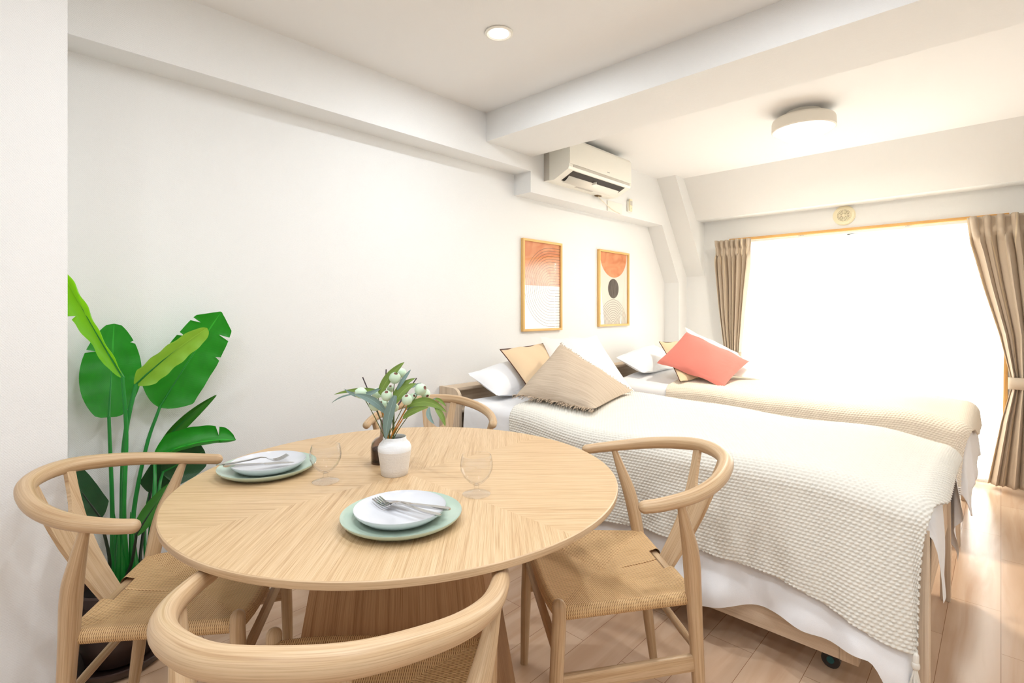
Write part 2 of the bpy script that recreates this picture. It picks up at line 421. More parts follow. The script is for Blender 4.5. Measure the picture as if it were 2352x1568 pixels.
t = NT('orange_wash'); g = t.noise(t.coord('Object', (5, 5, 9)), 1, 4, 1.5); t.base(t.ramp(g, [(0.35, srgb(222, 138, 92)), (0.6, srgb(234, 164, 120))])); t.rough(0.8); M['orange'] = t.m
t = NT('grey_wash'); g = t.noise(t.coord('Object', (5, 40, 5)), 1, 4, 1.5); t.base(t.ramp(g, [(0.35, srgb(84, 78, 74)), (0.6, srgb(112, 104, 98))])); t.rough(0.8); M['greyink'] = t.m
M['ink'] = plain('dark_ink_line', srgb(96, 72, 60), 0.8)
M['teal'] = plain('teal_plastic', srgb(30, 96, 100), 0.4)
M['label'] = plain('white_label', srgb(246, 244, 240), 0.7, noise=0.01)
M['label_ink'] = plain('grey_print', srgb(150, 146, 146), 0.7)
M['facade'] = plain('pale_facade', srgb(236, 240, 242), 0.8)
def emit(name, col, st):
    t = NT(name); t.t.nodes.remove(t.p); e = t.n('ShaderNodeEmission'); e.inputs[0].default_value = col; e.inputs[1].default_value = st
    t.l(e.outputs[0], t.out.inputs[0]); return t.m
M['lamp_glow'] = emit('lamp_glow', (1, 0.97, 0.93, 1), 1.3)
M['lens_glow'] = emit('lens_glow', (1, 1, 1, 1), 12.0)
t = NT('lamp_shade_white'); t.base(srgb(240, 234, 222)); t.rough(0.6); M['lamp_shade'] = t.m

# ------------------------------------------------------------------ room shell
WX = -2.32; WY = 4.72; XR = 1.15; YB = -1.7
PX, PY = -1.90, 0.193
def structure(name, mb, m, parent=None, smooth=0):
    o = mb.build(name, m, parent, smooth=smooth)
    if parent is None: o['kind'] = 'structure'
    return o
b = MB(); b.box(((WX + XR) / 2, (YB + WY) / 2, -0.05), (XR - WX + 0.4, WY - YB + 0.6, 0.1)); structure('floor', b, M['floor'])
b = MB(); b.box(((WX + XR) / 2, (YB + WY) / 2, CEIL + 0.05), (XR - WX + 0.4, WY - YB + 0.4, 0.1)); structure('ceiling', b, M['ceil'])
b = MB(); b.box((WX - 0.05, (YB + WY) / 2, CEIL / 2), (0.1, WY - YB + 0.2, CEIL)); structure('wall_left', b, M['wall'])
b = MB(); b.box((XR + 0.05, (YB + WY) / 2, CEIL / 2), (0.1, WY - YB + 0.2, CEIL)); structure('wall_right', b, M['wall'])
b = MB(); b.box(((WX + XR) / 2, YB - 0.05, CEIL / 2), (XR - WX, 0.1, CEIL)); structure('wall_back', b, M['wall'])
b = MB(); b.box(((PX + WX) / 2, (YB + PY) / 2, CEIL / 2), (PX - WX, PY - YB, CEIL)); structure('wall_partition', b, M['wall'])
# window wall with its opening
OX0, OX1, OZ0, OZ1 = -1.735, 0.005, 0.03, 1.762
b = MB()
b.box(((WX + OX0) / 2, WY + 0.06, CEIL / 2), (OX0 - WX, 0.12, CEIL))
b.box(((XR + OX1) / 2, WY + 0.06, CEIL / 2), (XR - OX1, 0.12, CEIL))
b.box(((OX0 + OX1) / 2, WY + 0.06, (CEIL + OZ1) / 2), (OX1 - OX0, 0.12, CEIL - OZ1))
b.box(((OX0 + OX1) / 2, WY + 0.06, OZ0 / 2), (OX1 - OX0, 0.12, OZ0))
structure('wall_far', b, M['wall'])
# wall-side soffit (stepped), cross beam, sloped window beam, raking pillars
BX = -2.176
b = MB(); b.prism([(YB, 2.045), (2.47, 2.045), (2.47, 1.910), (WY, 1.910), (WY, CEIL), (YB, CEIL)], 0, WX, BX); structure('trim_1', b, M['wall'])
b = MB(); b.prism([(2.076, 2.138), (2.485, 2.138), (2.485, CEIL), (2.076, CEIL)], 0, WX, XR); structure('trim_2', b, M['wall'])
b = MB(); b.prism([(4.285, CEIL), (4.55, 1.972), (WY, 1.972), (WY, CEIL)], 0, WX, XR); structure('trim_3', b, M['wall'])
b = MB(); b.prism([(4.13, CEIL), (4.72, 1.475), (4.72, CEIL)], 0, WX, -2.004); structure('trim_4', b, M['wall'])
b = MB(); b.prism([(4.228, 1.911), (4.554, 1.415), (4.554, 0), (WY, 0), (WY, 1.911)], 0, WX, BX); structure('trim_5', b, M['wall'])
# casing + sliding window
win = bpy.data.objects.new('window_1', None); C.objects.link(win); win.location = ((OX0 + OX1) / 2, WY, 0); win['kind'] = 'structure'
b = MB()
b.box(((OX0 + OX1) / 2, WY - 0.005, OZ1 + 0.024), (OX1 - OX0 + 0.07, 0.03, 0.022), 0, 0.002)
b.box((OX0 - 0.014, WY - 0.005, (OZ1 + OZ0) / 2), (0.028, 0.03, OZ1 - OZ0), 2, 0.002)
b.box((OX1 + 0.014, WY - 0.005, (OZ1 + OZ0) / 2), (0.028, 0.03, OZ1 - OZ0), 2, 0.002)
b.build('casing', M['casing'], win, world=True)
mx = (OX0 + OX1) / 2
for k, (xa, xb, yy) in enumerate(((OX0, mx + 0.03, WY + 0.05), (mx - 0.03, OX1, WY + 0.085))):
    b = MB()
    for x in (xa + 0.022, xb - 0.022): b.box((x, yy, (OZ0 + OZ1) / 2), (0.044, 0.03, OZ1 - OZ0), 2, 0.002)
    for z in (OZ0 + 0.035, OZ1 - 0.022): b.box(((xa + xb) / 2, yy, z), (xb - xa, 0.03, 0.05), 0, 0.002)
    sash = b.build('sash', M['alu'], win, world=True)
    g = MB(); g.box(((xa + xb) / 2, yy, (OZ0 + OZ1) / 2), (xb - xa - 0.08, 0.005, OZ1 - OZ0 - 0.1)); g.build('pane', M['pane'], sash, world=True)
# ------------------------------------------------------------------ curtains and their rail
r = thing('curtain_rail', 'thin white curtain rail along the top of the window', 'curtain rail', (mx, 4.63, 1.745))
b = MB(); b.box((-0.62, 4.615, 1.748), (2.44, 0.014, 0.014), 0, 0.002); b.box((-0.62, 4.655, 1.752), (2.44, 0.012, 0.014), 0, 0.002); b.build('rail', M['white_plastic'], r, world=True)
for x in (-1.8, -1.18, -0.49, 0.2):
    b = MB(); b.box((x, 4.665, 1.757), (0.014, 0.11, 0.01)); b.box((x, WY - 0.012, 1.772), (0.02, 0.012, 0.035)); b.build('bracket', M['grey_plastic'], r, world=True)
def curtain(name, label, edges, zt, zb, nf, yc, amp, tie=None, mat='drape', cloth_w=None, seed=0, thing_cat='curtain'):
    """edges: list of (z, xl, xr) from top down"""
    rr = random.Random(seed)
    zs = [e[0] for e in edges][::-1]; xl = [e[1] for e in edges][::-1]; xr = [e[2] for e in edges][::-1]
    ph = [rr.uniform(-0.5, 0.5) for _ in range(nf + 2)]; am = [rr.uniform(0.75, 1.25) for _ in range(nf + 2)]
    o = thing(name, label, thing_cat, ((edges[0][1] + edges[0][2]) / 2, yc, zb))
    NU = nf * 16; NZ = 70; P = []; UV = []
    cw = cloth_w or nf * 0.16
    for i in range(NU + 1):
        u = i / NU; row = []; ur = []
        for j in range(NZ + 1):
            z = zt + (zb - zt) * j / NZ
            a = interp(zs, xl, z); c = interp(zs, xr, z); wd = c - a
            f = u * nf; k = int(min(f, nf - 1)); lf = f + 0.22 * math.sin(2 * PI * f * 0.37 + seed) * smoothstep(zt, zt - 0.3, z)
            top = 1 - smoothstep(zt - 0.10, zt - 0.16, z)
            wave = math.sin(2 * PI * lf) + 0.35 * math.sin(4 * PI * lf + ph[k]) + 0.3 * math.sin(2 * PI * lf * 0.5 + 1.0) * am[k]
            pleat = -abs(math.sin(PI * lf)) ** 6 * 2.0 + 0.3
            pinch = math.exp(-((z - (zt - 0.085)) / 0.02) ** 2)
            d = amp * am[k] * ((1 - top) * wave + top * (0.85 * pleat * (1 - 0.75 * pinch)))
            tight = min(1.0, wd / (edges[0][2] - edges[0][1]))
            d *= 0.55 + 0.45 * tight
            xx = a + wd * u + 0.35 * wd / nf * math.sin(4 * PI * lf) * 0.3
            row.append(Vector((xx, yc + d + 0.004 * math.sin(9 * z + 5 * u), z)))
            ur.append((u * cw, z))
        P.append(row); UV.append(ur)
    m = MB(); m.grid(P, UV)
    cl = m.build('cloth', M[mat], o, world=True, recalc=False, smooth=80)
    sol = cl.modifiers.new('thick', 'SOLIDIFY'); sol.thickness = 0.0015
    if tie:
        z0, ht = tie; a = interp(zs, xl, z0); c = interp(zs, xr, z0); m = MB()
        P = []
        for i in range(41):
            an = 2 * PI * i / 40; x = (a + c) / 2 + math.cos(an) * ((c - a) / 2 + 0.012); y = yc + math.sin(an) * (amp * 0.75 + 0.012)
            sl = 0.012 * (x - (a + c) / 2) / (c - a)
            P.append([Vector((x, y, z0 - ht / 2 + sl)), Vector((x, y, z0 + ht / 2 + sl))])
        m.grid(P, [[(0.06, 0), (0.06, 1)] for _ in P]); q = m.build('tieback', M[mat], o, world=True, recalc=False, smooth=60)
        s2 = q.modifiers.new('thick', 'SOLIDIFY'); s2.thickness = 0.003
    return o
curtain('curtain', 'beige striped pleated curtain tied back at the right of the window',
        [(1.769, -0.165, 0.62), (1.6, -0.15, 0.6), (1.3, -0.085, 0.52), (1.0, -0.01, 0.42), (0.72, 0.045, 0.27), (0.66, 0.045, 0.27), (0.45, 0.0, 0.36), (0.03, -0.065, 0.46)], 1.769, 0.03, 12, 4.555, 0.036, tie=(0.70, 0.075), seed=3, cloth_w=1.7)
curtain('curtain', 'beige striped pleated curtain tied back at the left of the window, beside the raking pillar',
        [(1.769, -1.845, -1.54), (1.5, -1.83, -1.555), (1.1, -1.79, -1.6), (0.79, -1.755, -1.625), (0.73, -1.755, -1.625), (0.5, -1.78, -1.6), (0.03, -1.82, -1.56)], 1.769, 0.03, 7, 4.57, 0.030, tie=(0.76, 0.06), seed=11, cloth_w=0.95)
curtain('sheer_curtain', 'white sheer voile curtain over the left half of the window', [(1.74, -1.72, -0.885), (0.03, -1.70, -0.885)], 1.74, 0.03, 9, 4.655, 0.012, mat='sheer', seed=5)
curtain('sheer_curtain', 'white sheer voile curtain over the right half of the window', [(1.74, -0.865, 0.02), (0.03, -0.865, 0.0)], 1.74, 0.03, 9, 4.665, 0.012, mat='sheer', seed=6)

# ------------------------------------------------------------------ ceiling fittings
vc = thing('wall_vent', 'round ivory air vent above the window', 'vent', (-0.89, WY, 1.898))
def ring(m, c, r0, r1, th, n=40, yface=-1):
    vs = []; fs = []
    for k in range(n):
        a = 2 * PI * k / n
        for rr, yy in ((r0, 0), (r1, 0), (r1, th), (r0, th)): vs.append(Vector((c[0] + rr * math.cos(a), c[1] + yy * yface, c[2] + rr * math.sin(a))))
    for k in range(n):
        q = k * 4; p = ((k + 1) % n) * 4
        for a_, b_ in ((0, 1), (1, 2), (2, 3), (3, 0)): fs.append([q + a_, q + b_, p + b_, p + a_])
    m.add(vs, fs)
b = MB(); ring(b, (-0.89, WY, 1.898), 0.0, 0.076, 0.008); ring(b, (-0.89, WY, 1.898), 0.045, 0.070, 0.013); b.build('face_plate', M['ivory_plastic'], vc, world=True)
b = MB(); ring(b, (-0.89, WY - 0.013, 1.898), 0.0, 0.047, 0.002); b.build('grille_back', M['slot'], vc, world=True)
b = MB()
for q in (0.012, 0.021, 0.030, 0.039, 0.047): ring(b, (-0.89, WY - 0.013, 1.898), q - 0.0028, q + 0.0028, 0.006)
b.box((-0.89, WY - 0.016, 1.898), (0.094, 0.005, 0.004)); b.box((-0.89, WY - 0.016, 1.898), (0.004, 0.005, 0.094))
ring(b, (-0.89, WY - 0.013, 1.898), 0.0, 0.008, 0.008); b.build('grille', M['ivory_plastic'], vc, world=True)

cl = thing('ceiling_light', 'round white two-tier ceiling light over the beds, switched on', 'ceiling light', (-0.83, 3.326, CEIL))
b = MB(); b.lathe([(0.0, 0), (0.09, 0), (0.09, -0.04), (0.0, -0.04)], (-0.83, 3.326, CEIL - 0.0)); b.build('mount', M['lamp_shade'], cl, world=True)
b = MB(); b.lathe([(0.0, -0.036), (0.150, -0.036), (0.160, -0.044), (0.164, -0.055), (0.165, -0.104), (0.160, -0.108), (0.158, -0.104), (0.0, -0.104)], (-0.83, 3.326, CEIL), 64); b.build('shade', M['lamp_shade'], cl, world=True)
b = MB(); b.lathe([(0.0, -0.106), (0.155, -0.106), (0.150, -0.112), (0.105, -0.118), (0.105, -0.140), (0.100, -0.148), (0.0, -0.152)], (-0.83, 3.326, CEIL), 64); b.build('diffuser', M['lamp_glow'], cl, world=True)
DL = ['round glowing downlight recessed in the ceiling before the cross beam', 'recessed downlight above the left dining chair', 'recessed downlight above the right of the nearest dining chair',
      'recessed downlight just before the cross beam on the right', 'recessed downlight over the standing place at right', 'recessed downlight over the back of the room, left', 'recessed downlight over the back of the room, right']
for i, (x, y) in enumerate(DOWNS):
    o = thing('downlight', DL[i], 'downlight', (x, y, CEIL), group='recessed ceiling downlights')
    b = MB(); b.lathe([(0.041, -0.001), (0.058, -0.001), (0.058, -0.005), (0.050, -0.008), (0.041, -0.005), (0.041, -0.001)], (x, y, CEIL), 40); b.build('trim_ring', M['white_plastic'], o, world=True)
    b = MB(); b.lathe([(0.0, -0.002), (0.041, -0.002), (0.041, -0.004), (0.0, -0.004)], (x, y, CEIL), 40); b.build('lens', M['lens_glow'], o, world=True)

# ------------------------------------------------------------------ air conditioner
ac = thing('air_conditioner', 'white wall-mounted air conditioner on the soffit behind the cross beam, flap open', 'air conditioner', (BX, 2.98, 2.0))
Y0, Y1 = 2.60, 3.345
prof = [(BX, 2.002), (BX + 0.06, 1.998), (BX + 0.088, 1.999), (BX + 0.200, 2.050), (BX + 0.207, 2.064), (BX + 0.207, 2.238), (BX + 0.195, 2.254), (BX + 0.03, 2.262), (BX, 2.262)]
b = MB(); b.prism(prof, 1, Y0, Y1); b.build('body', M['white_plastic'], ac, world=True, smooth=25)
b = MB(); b.box((BX + 0.209, (Y0 + Y1) / 2, 2.158), (0.006, Y1 - Y0 - 0.004, 0.152), 1, 0.002); fp = b.build('front_panel', M['white_plastic'], ac, world=True)
b = MB(); b.box((BX + 0.209, (Y0 + Y1) / 2 + 0.01, 2.072), (0.004, Y1 - Y0 - 0.07, 0.014), 1); b.build('panel_groove', M['grey_plastic'], ac, world=True)
b = MB(); b.box((BX + 0.2125, Y0 + 0.44, 2.106), (0.0015, 0.028, 0.004)); b.build('badge', M['label_ink'], ac, world=True)
# outlet: dark slot on the curved underside, flap hanging in it
b = MB(); d1 = Vector((BX + 0.098, 0, 2.0036)); d2 = Vector((BX + 0.193, 0, 2.0468)); nn = Vector((0.41, 0, -0.91)) * 0.0015
vs = [Vector((d.x + nn.x, yy, d.z + nn.z)) for d in (d1, d2) for yy in (Y0 + 0.06, Y1 - 0.06)]; vs += [v - nn * 1.6 for v in vs]
b.add(vs, [[0, 1, 3, 2], [4, 6, 7, 5], [0, 4, 5, 1], [2, 3, 7, 6], [0, 2, 6, 4], [1, 5, 7, 3]]); b.build('air_outlet', M['dark_plastic'], ac, world=True)
P = []
for i in range(2):
    yy = (Y0 + 0.075, Y1 - 0.075)[i]; row = []
    for k in range(9):
        f = k / 8; row.append(Vector((BX + 0.096 + 0.056 * f, yy, 2.0 + 0.0255 * f - 0.013 * math.sin(PI * (0.15 + 0.85 * f)))))
    P.append(row)
b = MB(); b.grid(P); fl = b.build('flap', M['white_plastic'], ac, world=True); sm = fl.modifiers.new('t', 'SOLIDIFY'); sm.thickness = 0.003
b = MB(); b.box((BX + 0.160, (Y0 + Y1) / 2 - 0.03, 2.021), (0.04, 0.004, 0.016), 0, 0.001); b.build('flap_arm', M['white_plastic'], ac, world=True)
b = MB()
b.box((BX + 0.07, Y0 + 0.35, 1.9975), (0.02, 0.2, 0.001))
b.build('underside_print', M['grey_plastic'], ac, world=True)
b = MB(); b.box((BX + 0.024, Y0 - 0.0008, 2.13), (0.044, 0.0016, 0.255), 0, 0.0005); b.build('side_cover', M['grey_plastic'], ac, world=True)
b = MB(); b.tube(cr([(BX + 0.03, 3.19, 2.0), (BX + 0.03, 3.2, 1.985), (BX + 0.02, 3.3, 1.955), (BX + 0.012, 3.42, 1.925), (BX + 0.008, 3.52, 1.914)], 6), 0.003, 8); cb_ = b.build('power_cord', M['cable'], ac, world=True)
b = MB(); b.box((BX + 0.028, 3.185, 1.997), (0.03, 0.05, 0.01), 0, 0.002); b.build('cord_outlet', M['slot'], ac, world=True)
o = MB(); o.box((BX + 0.004, 3.45, 1.954), (0.008, 0.21, 0.08), 0, 0.003); tag(o.build('cover_plate', M['white_plastic']), 'square white cover plate on the soffit under the air conditioner', 'plate')
rm = thing('remote_control', 'small white remote in a wall holder right of the air conditioner', 'remote control', (BX, 3.66, 1.94))
b = MB(); b.box((BX + 0.008, 3.66, 1.99), (0.016, 0.055, 0.085), 2, 0.005); b.build('holder', M['white_plastic'], rm, world=True)
b = MB(); b.box((BX + 0.019, 3.66, 2.0), (0.012, 0.042, 0.10), 2, 0.005); b.build('handset', M['ivory_plastic'], rm, world=True)
b = MB(); b.box((BX + 0.026, 3.66, 2.015), (0.002, 0.03, 0.035)); b.box((BX + 0.026, 3.66, 1.975), (0.002, 0.006, 0.006)); b.build('keys', M['grey_plastic'], rm, world=True)

# ------------------------------------------------------------------ framed prints
def arcline(m, cy, cz, rad, a0, a1, x, wd=0.0011, ext=0.0, n=40, clip=None):
    pts = []
    for k in range(n + 1):
        a = a0 + (a1 - a0) * k / n; pts.append((cy + rad * math.cos(a), cz + rad * math.sin(a)))
    if ext: pts = [(ext, pts[0][1])] + pts + [(ext, pts[-1][1])]
    if clip: pts = [p for p in pts if clip(p)]
    P = []
    for k in range(len(pts)):
        p = Vector(pts[k]); a = Vector(pts[max(0, k - 1)]); c = Vector(pts[min(len(pts) - 1, k + 1)])
        t_ = (c - a).normalized(); nrm = Vector((-t_.y, t_.x)) * wd
        P.append([Vector((x, p.x + nrm.x, p.y + nrm.y)), Vector((x, p.x - nrm.x, p.y - nrm.y))])
    m.grid(P)
def picture(label, y0, y1, z0, z1, kind):
    o = thing('framed_print', label, 'picture', (WX, (y0 + y1) / 2, z0), group='framed prints above the beds')
    fw = 0.016; x0 = WX + 0.001; x1 = WX + 0.024; xc = (x0 + x1) / 2
    b = MB()
    b.box((xc, (y0 + y1) / 2, z1 - fw / 2), (x1 - x0, y1 - y0, fw), 1, 0.001); b.box((xc, (y0 + y1) / 2, z0 + fw / 2), (x1 - x0, y1 - y0, fw), 1, 0.001)
    b.box((xc, y0 + fw / 2, (z0 + z1) / 2), (x1 - x0, fw, z1 - z0 - 2 * fw), 2, 0.001); b.box((xc, y1 - fw / 2, (z0 + z1) / 2), (x1 - x0, fw, z1 - z0 - 2 * fw), 2, 0.001)
    b.build('frame', M['frame'], o, world=True)
    iy0, iy1, iz0, iz1 = y0 + fw, y1 - fw, z0 + fw, z1 - fw; px = WX + 0.010
    b = MB(); b.box((px - 0.002, (y0 + y1) / 2, (z0 + z1) / 2), (0.004, iy1 - iy0, iz1 - iz0))
    pr = b.build('print', M['paper'] if kind == 1 else M['paper2'], o, world=True)
    b = MB(); L = MB()
    if kind == 1:
        zm = (iz0 + iz1) / 2
        b.box((px + 0.0004, (iy0 + iy1) / 2, (zm + iz1) / 2), (0.0008, iy1 - iy0, iz1 - zm))
        for k in range(14):
            rad = 0.276 - 0.0195 * k
            arcline(L, iy0 + 0.285, zm - 0.008, rad, PI / 2, 3 * PI / 2, px + 0.0014, ext=iy1)
    else:
        cy = (iy0 + iy1) / 2
        vs = [Vector((px + 0.0004, cy + 0.2 * math.cos(a), iz1 - 0.2 * abs(math.sin(a)) ** 0.9)) for a in [PI * k / 40 for k in range(41)]]
        b.add(vs, [list(range(41))])
        g = MB(); g.add([Vector((px + 0.0004, cy - 0.005 + 0.080 * math.cos(2 * PI * k / 48), iz1 - 0.29 + 0.080 * math.sin(2 * PI * k / 48))) for k in range(48)], [list(range(48))])
        g.build('dark_disc', M['greyink'], pr, world=True)
        for k in range(11): arcline(L, cy - 0.01, iz0, 0.2 - 0.0178 * k, 0, PI, px + 0.0014)
    b.build('orange_shape', M['orange'], pr, world=True); L.build('arc_lines', M['ink'], pr, world=True, recalc=False)
    b = MB(); b.box((px + 0.005, (y0 + y1) / 2, (z0 + z1) / 2), (0.002, iy1 - iy0, iz1 - iz0)); b.build('glazing', M['picture_glass'], o, world=True)
picture('framed print with orange upper half and nested dark arcs, left one on the wall', 2.533, 2.953, 1.015, 1.638, 1)
picture('framed print with orange half disc, grey circle and small arcs, right one on the wall', 3.426, 3.879, 1.028, 1.641, 2)

# ------------------------------------------------------------------ dining table
TC = Vector((-1.148, 0.8045)); TR = 0.551; TZ = 0.722
tb = thing('dining_table', 'round oak veneer dining table on a tapered pedestal', 'table', (TC.x, TC.y, 0))
b = MB(); NS = 120
# top face in four veneer quadrants (seams along room axes), grain running to the seat of each side
for q in range(4):
    a0 = q * PI / 2; mid = a0 + PI / 4; g = Vector((math.cos(mid), math.sin(mid))); c_ = Vector((-g.y, g.x))
    rings = [0.0, 0.2, 0.4, 0.548]
    P = []; U = []
    for rr in rings:
        row = []; ur = []
        for k in range(NS // 4 + 1):
            a = a0 + (PI / 2) * k / (NS // 4); p = Vector((rr * math.cos(a), rr * math.sin(a)))
            row.append(Vector((TC.x + p.x, TC.y + p.y, TZ))); ur.append((p.dot(g) + q * 3.1, p.dot(c_) + q * 5.7))
        P.append(row); U.append(ur)
    b.grid(P[::-1], U[::-1])
vs = []; fs = []; uv = []
prf = [(0.548, TZ), (0.5505, TZ - 0.0012), (0.551, TZ - 0.003), (0.550, TZ - 0.014), (0.547, TZ - 0.016), (0.0, TZ - 0.016)]
mm = MB(); mm.lathe(prf, (TC.x, TC.y, 0), NS)
keep = [k for k, f in enumerate(mm.f) if len(f) == 4]; mm.f = [mm.f[k] for k in keep]; mm.uv = [mm.uv[k] for k in keep]
mm.f = [f[::-1] for f in mm.f]; mm.uv = [u[::-1] for u in mm.uv]
mm.uv = [[(p[0] * 3.46, p[1]) for p in f] for f in mm.uv]
b.add([Vector(v) for v in mm.v], mm.f, mm.uv, 1)
b.build('tabletop', [M['oak_top'], M['oak']], tb, world=True, recalc=False, smooth=30)
F2 = Vector((FW[0], FW[1])); R2 = Vector((RT[0], RT[1]))
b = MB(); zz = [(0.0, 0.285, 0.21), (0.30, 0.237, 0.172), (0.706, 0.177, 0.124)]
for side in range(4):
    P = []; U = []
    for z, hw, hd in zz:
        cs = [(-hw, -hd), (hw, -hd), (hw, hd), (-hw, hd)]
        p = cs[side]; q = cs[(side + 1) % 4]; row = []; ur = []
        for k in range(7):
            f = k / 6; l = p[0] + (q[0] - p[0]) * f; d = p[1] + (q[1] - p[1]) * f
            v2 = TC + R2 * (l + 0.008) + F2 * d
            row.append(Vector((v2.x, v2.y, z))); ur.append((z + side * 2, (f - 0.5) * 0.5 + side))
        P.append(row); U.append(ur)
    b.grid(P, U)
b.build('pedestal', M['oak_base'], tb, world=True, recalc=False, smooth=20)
b = MB()
vv = [TC + R2 * x + F2 * y for x, y in ((-0.16, -0.11), (0.16, -0.11), (0.16, 0.11), (-0.16, 0.11))]
b.prism([(p.x, p.y) for p in vv], 2, 0.690, 0.7065); b.build('mounting_plate', M['oak_base'], tb, world=True)

# ------------------------------------------------------------------ wishbone-style dining chair
def make_chair():
    t = thing('dining_chair', 'x', 'chair', group='oak chairs around the dining table')
    BOW = [(-0.260, -0.014, 0.684), (-0.260, -0.06, 0.688), (-0.246, -0.14, 0.698), (-0.212, -0.212, 0.711), (-0.158, -0.272, 0.724), (-0.085, -0.320, 0.735), (0, -0.334, 0.739)]
    BOW = BOW + [(-x, y, z) for x, y, z in BOW[-2::-1]]
    pts = cr(BOW, 8); n = len(pts)
    rad = [0.0155 + 0.0045 * math.sin(PI * i / (n - 1)) ** 1.2 for i in range(n)]
    b = MB(); b.tube(pts, rad, 20); b.build('arm_bow', M['oak'], t)
    for s in (-1, 1):
        b = MB(); p = cr([(s * 0.226, 0.205, 0.0), (s * 0.231, 0.198, 0.22), (s * 0.235, 0.19, 0.40), (s * 0.235, 0.19, 0.447)], 5)
        r = [interp([0, 0.2, 0.36, 0.45], [0.0125, 0.0165, 0.0175, 0.0165], q.z) for q in p]
        b.tube(p, r, 18); b.build('leg', M['oak'], t)
        b = MB(); p = cr([(s * 0.165, -0.215, 0.0), (s * 0.172, -0.198, 0.15), (s * 0.184, -0.182, 0.32), (s * 0.198, -0.168, 0.44), (s * 0.218, -0.152, 0.54), (s * 0.240, -0.128, 0.62), (s * 0.254, -0.108, 0.684)], 5)
        r = [interp([0, 0.15, 0.35, 0.50, 0.56, 0.62, 0.68], [0.0125, 0.0165, 0.0185, 0.0215, 0.0205, 0.0155, 0.010], q.z) for q in p]
        b.tube(p, r, 18, flat=1.0); b.build('leg', M['oak'], t)
        b = MB(); b.beam((s * 0.229, 0.198, 0.255), (s * 0.179, -0.19, 0.245), 0.013, 0.042); b.build('stretcher', M['oak'], t)
    b = MB(); b.beam((-0.232, 0.195, 0.335), (0.232, 0.195, 0.335), 0.014, 0.034); b.build('stretcher', M['oak'], t)
    b = MB(); b.tube([(-0.178, -0.19, 0.27), (-0.09, -0.19, 0.27), (0.09, -0.19, 0.27), (0.178, -0.19, 0.27)], [0.008, 0.0105, 0.0105, 0.008], 12); b.build('stretcher', M['oak'], t)
    b = MB(); b.beam((-0.182, -0.172, 0.409), (0.182, -0.172, 0.409), 0.022, 0.022, bev=0.005); b.build('seat_rail', M['oak'], t)
    # Y splat: two half lofts meeting below the fork
    hs = [0, 0.06, 0.2, 0.35, 0.5, 0.64, 0.67, 0.71, 0.76, 0.83, 0.91, 1.0]
    out = [0.038, 0.039, 0.044, 0.051, 0.059, 0.066, 0.0675, 0.070, 0.072, 0.075, 0.079, 0.084]
    inn = [0, 0, 0, 0, 0, 0.001, 0.017, 0.028, 0.036, 0.043, 0.049, 0.055]
    b = MB()
    def ctr(h):
        y = -0.176 + (-0.318 + 0.176) * h - 0.018 * math.sin(PI * h); z = 0.405 + (0.728 - 0.405) * h; return y, z
    for s in (-1, 1):
        P = []; U = []
        for h, o_, i_ in zip(hs, out, inn):
            y, z = ctr(h); y2, z2 = ctr(h + 0.01); tt = Vector((0, y2 - y, z2 - z)).normalized(); nr = Vector((0, -tt.z, tt.y)) * 0.0048
            a = Vector((s * i_, y, z)); c = Vector((s * o_, y, z)); cv = Vector((0, 0.004 * (o_ / 0.09) ** 2, 0))
            P.append([a + nr, c + nr + cv, c - nr + cv, a - nr, a + nr]); U.append([(z, i_ * s), (z, o_ * s), (z, o_ * s + 0.01), (z, i_ * s), (z, i_ * s)])
        b.grid(P, U)
    b.build('splat', M['oak'], t, smooth=40)
    # woven seat
    b = MB(); zT = 0.432; R = 0.017; N = 44; NR = 8
    def edge(p):     # param -> (flat fraction, roll distance)
        return p
    ks = []
    for i in range(-N - NR, N + NR + 1):
        if abs(i) <= N: ks.append((i / N, 0.0))
        else: ks.append((math.copysign(1, i), (abs(i) - N) / NR))
    def pos(i, j):
        a, ra = ks[i]; c, rc = ks[j]
        fw = (c + 1) / 2; hw = 0.180 + (0.219 - 0.180) * fw; y = -0.172 + (0.182 + 0.172) * fw; x = a * hw
        bow = 0.016 * (1 - a ** 4) * (1 if c > 0 else 0) * fw
        y += bow
        m_ = max(abs(a), abs(c)); sag = -0.027 * (1 - m_) - 0.006 * (1 - m_ ** 6) + 0.006 * fw + 0.004 * (abs(c) > abs(a)) * (1 - m_) * 0
        z = zT + sag
        if ra > 0: an = ra * PI * 0.95; x += math.copysign(R * math.sin(an), a); z -= R * (1 - math.cos(an))
        if rc > 0:
            an = rc * PI * 0.95; y += math.copysign((R if c > 0 else R * 0.9) * math.sin(an), c)
            if ra == 0: z -= R * (1 - math.cos(an))
            else: z = min(z, zT + sag - R * (1 - math.cos(an)))
        if abs(a) < 0.012 and c < -0.3: z -= 0.006
        return Vector((x, y, z))
    K = len(ks); G = [[pos(i, j) for j in range(K)] for i in range(K)]
    vs = [p for r_ in G for p in r_]; fs = []; uv = []
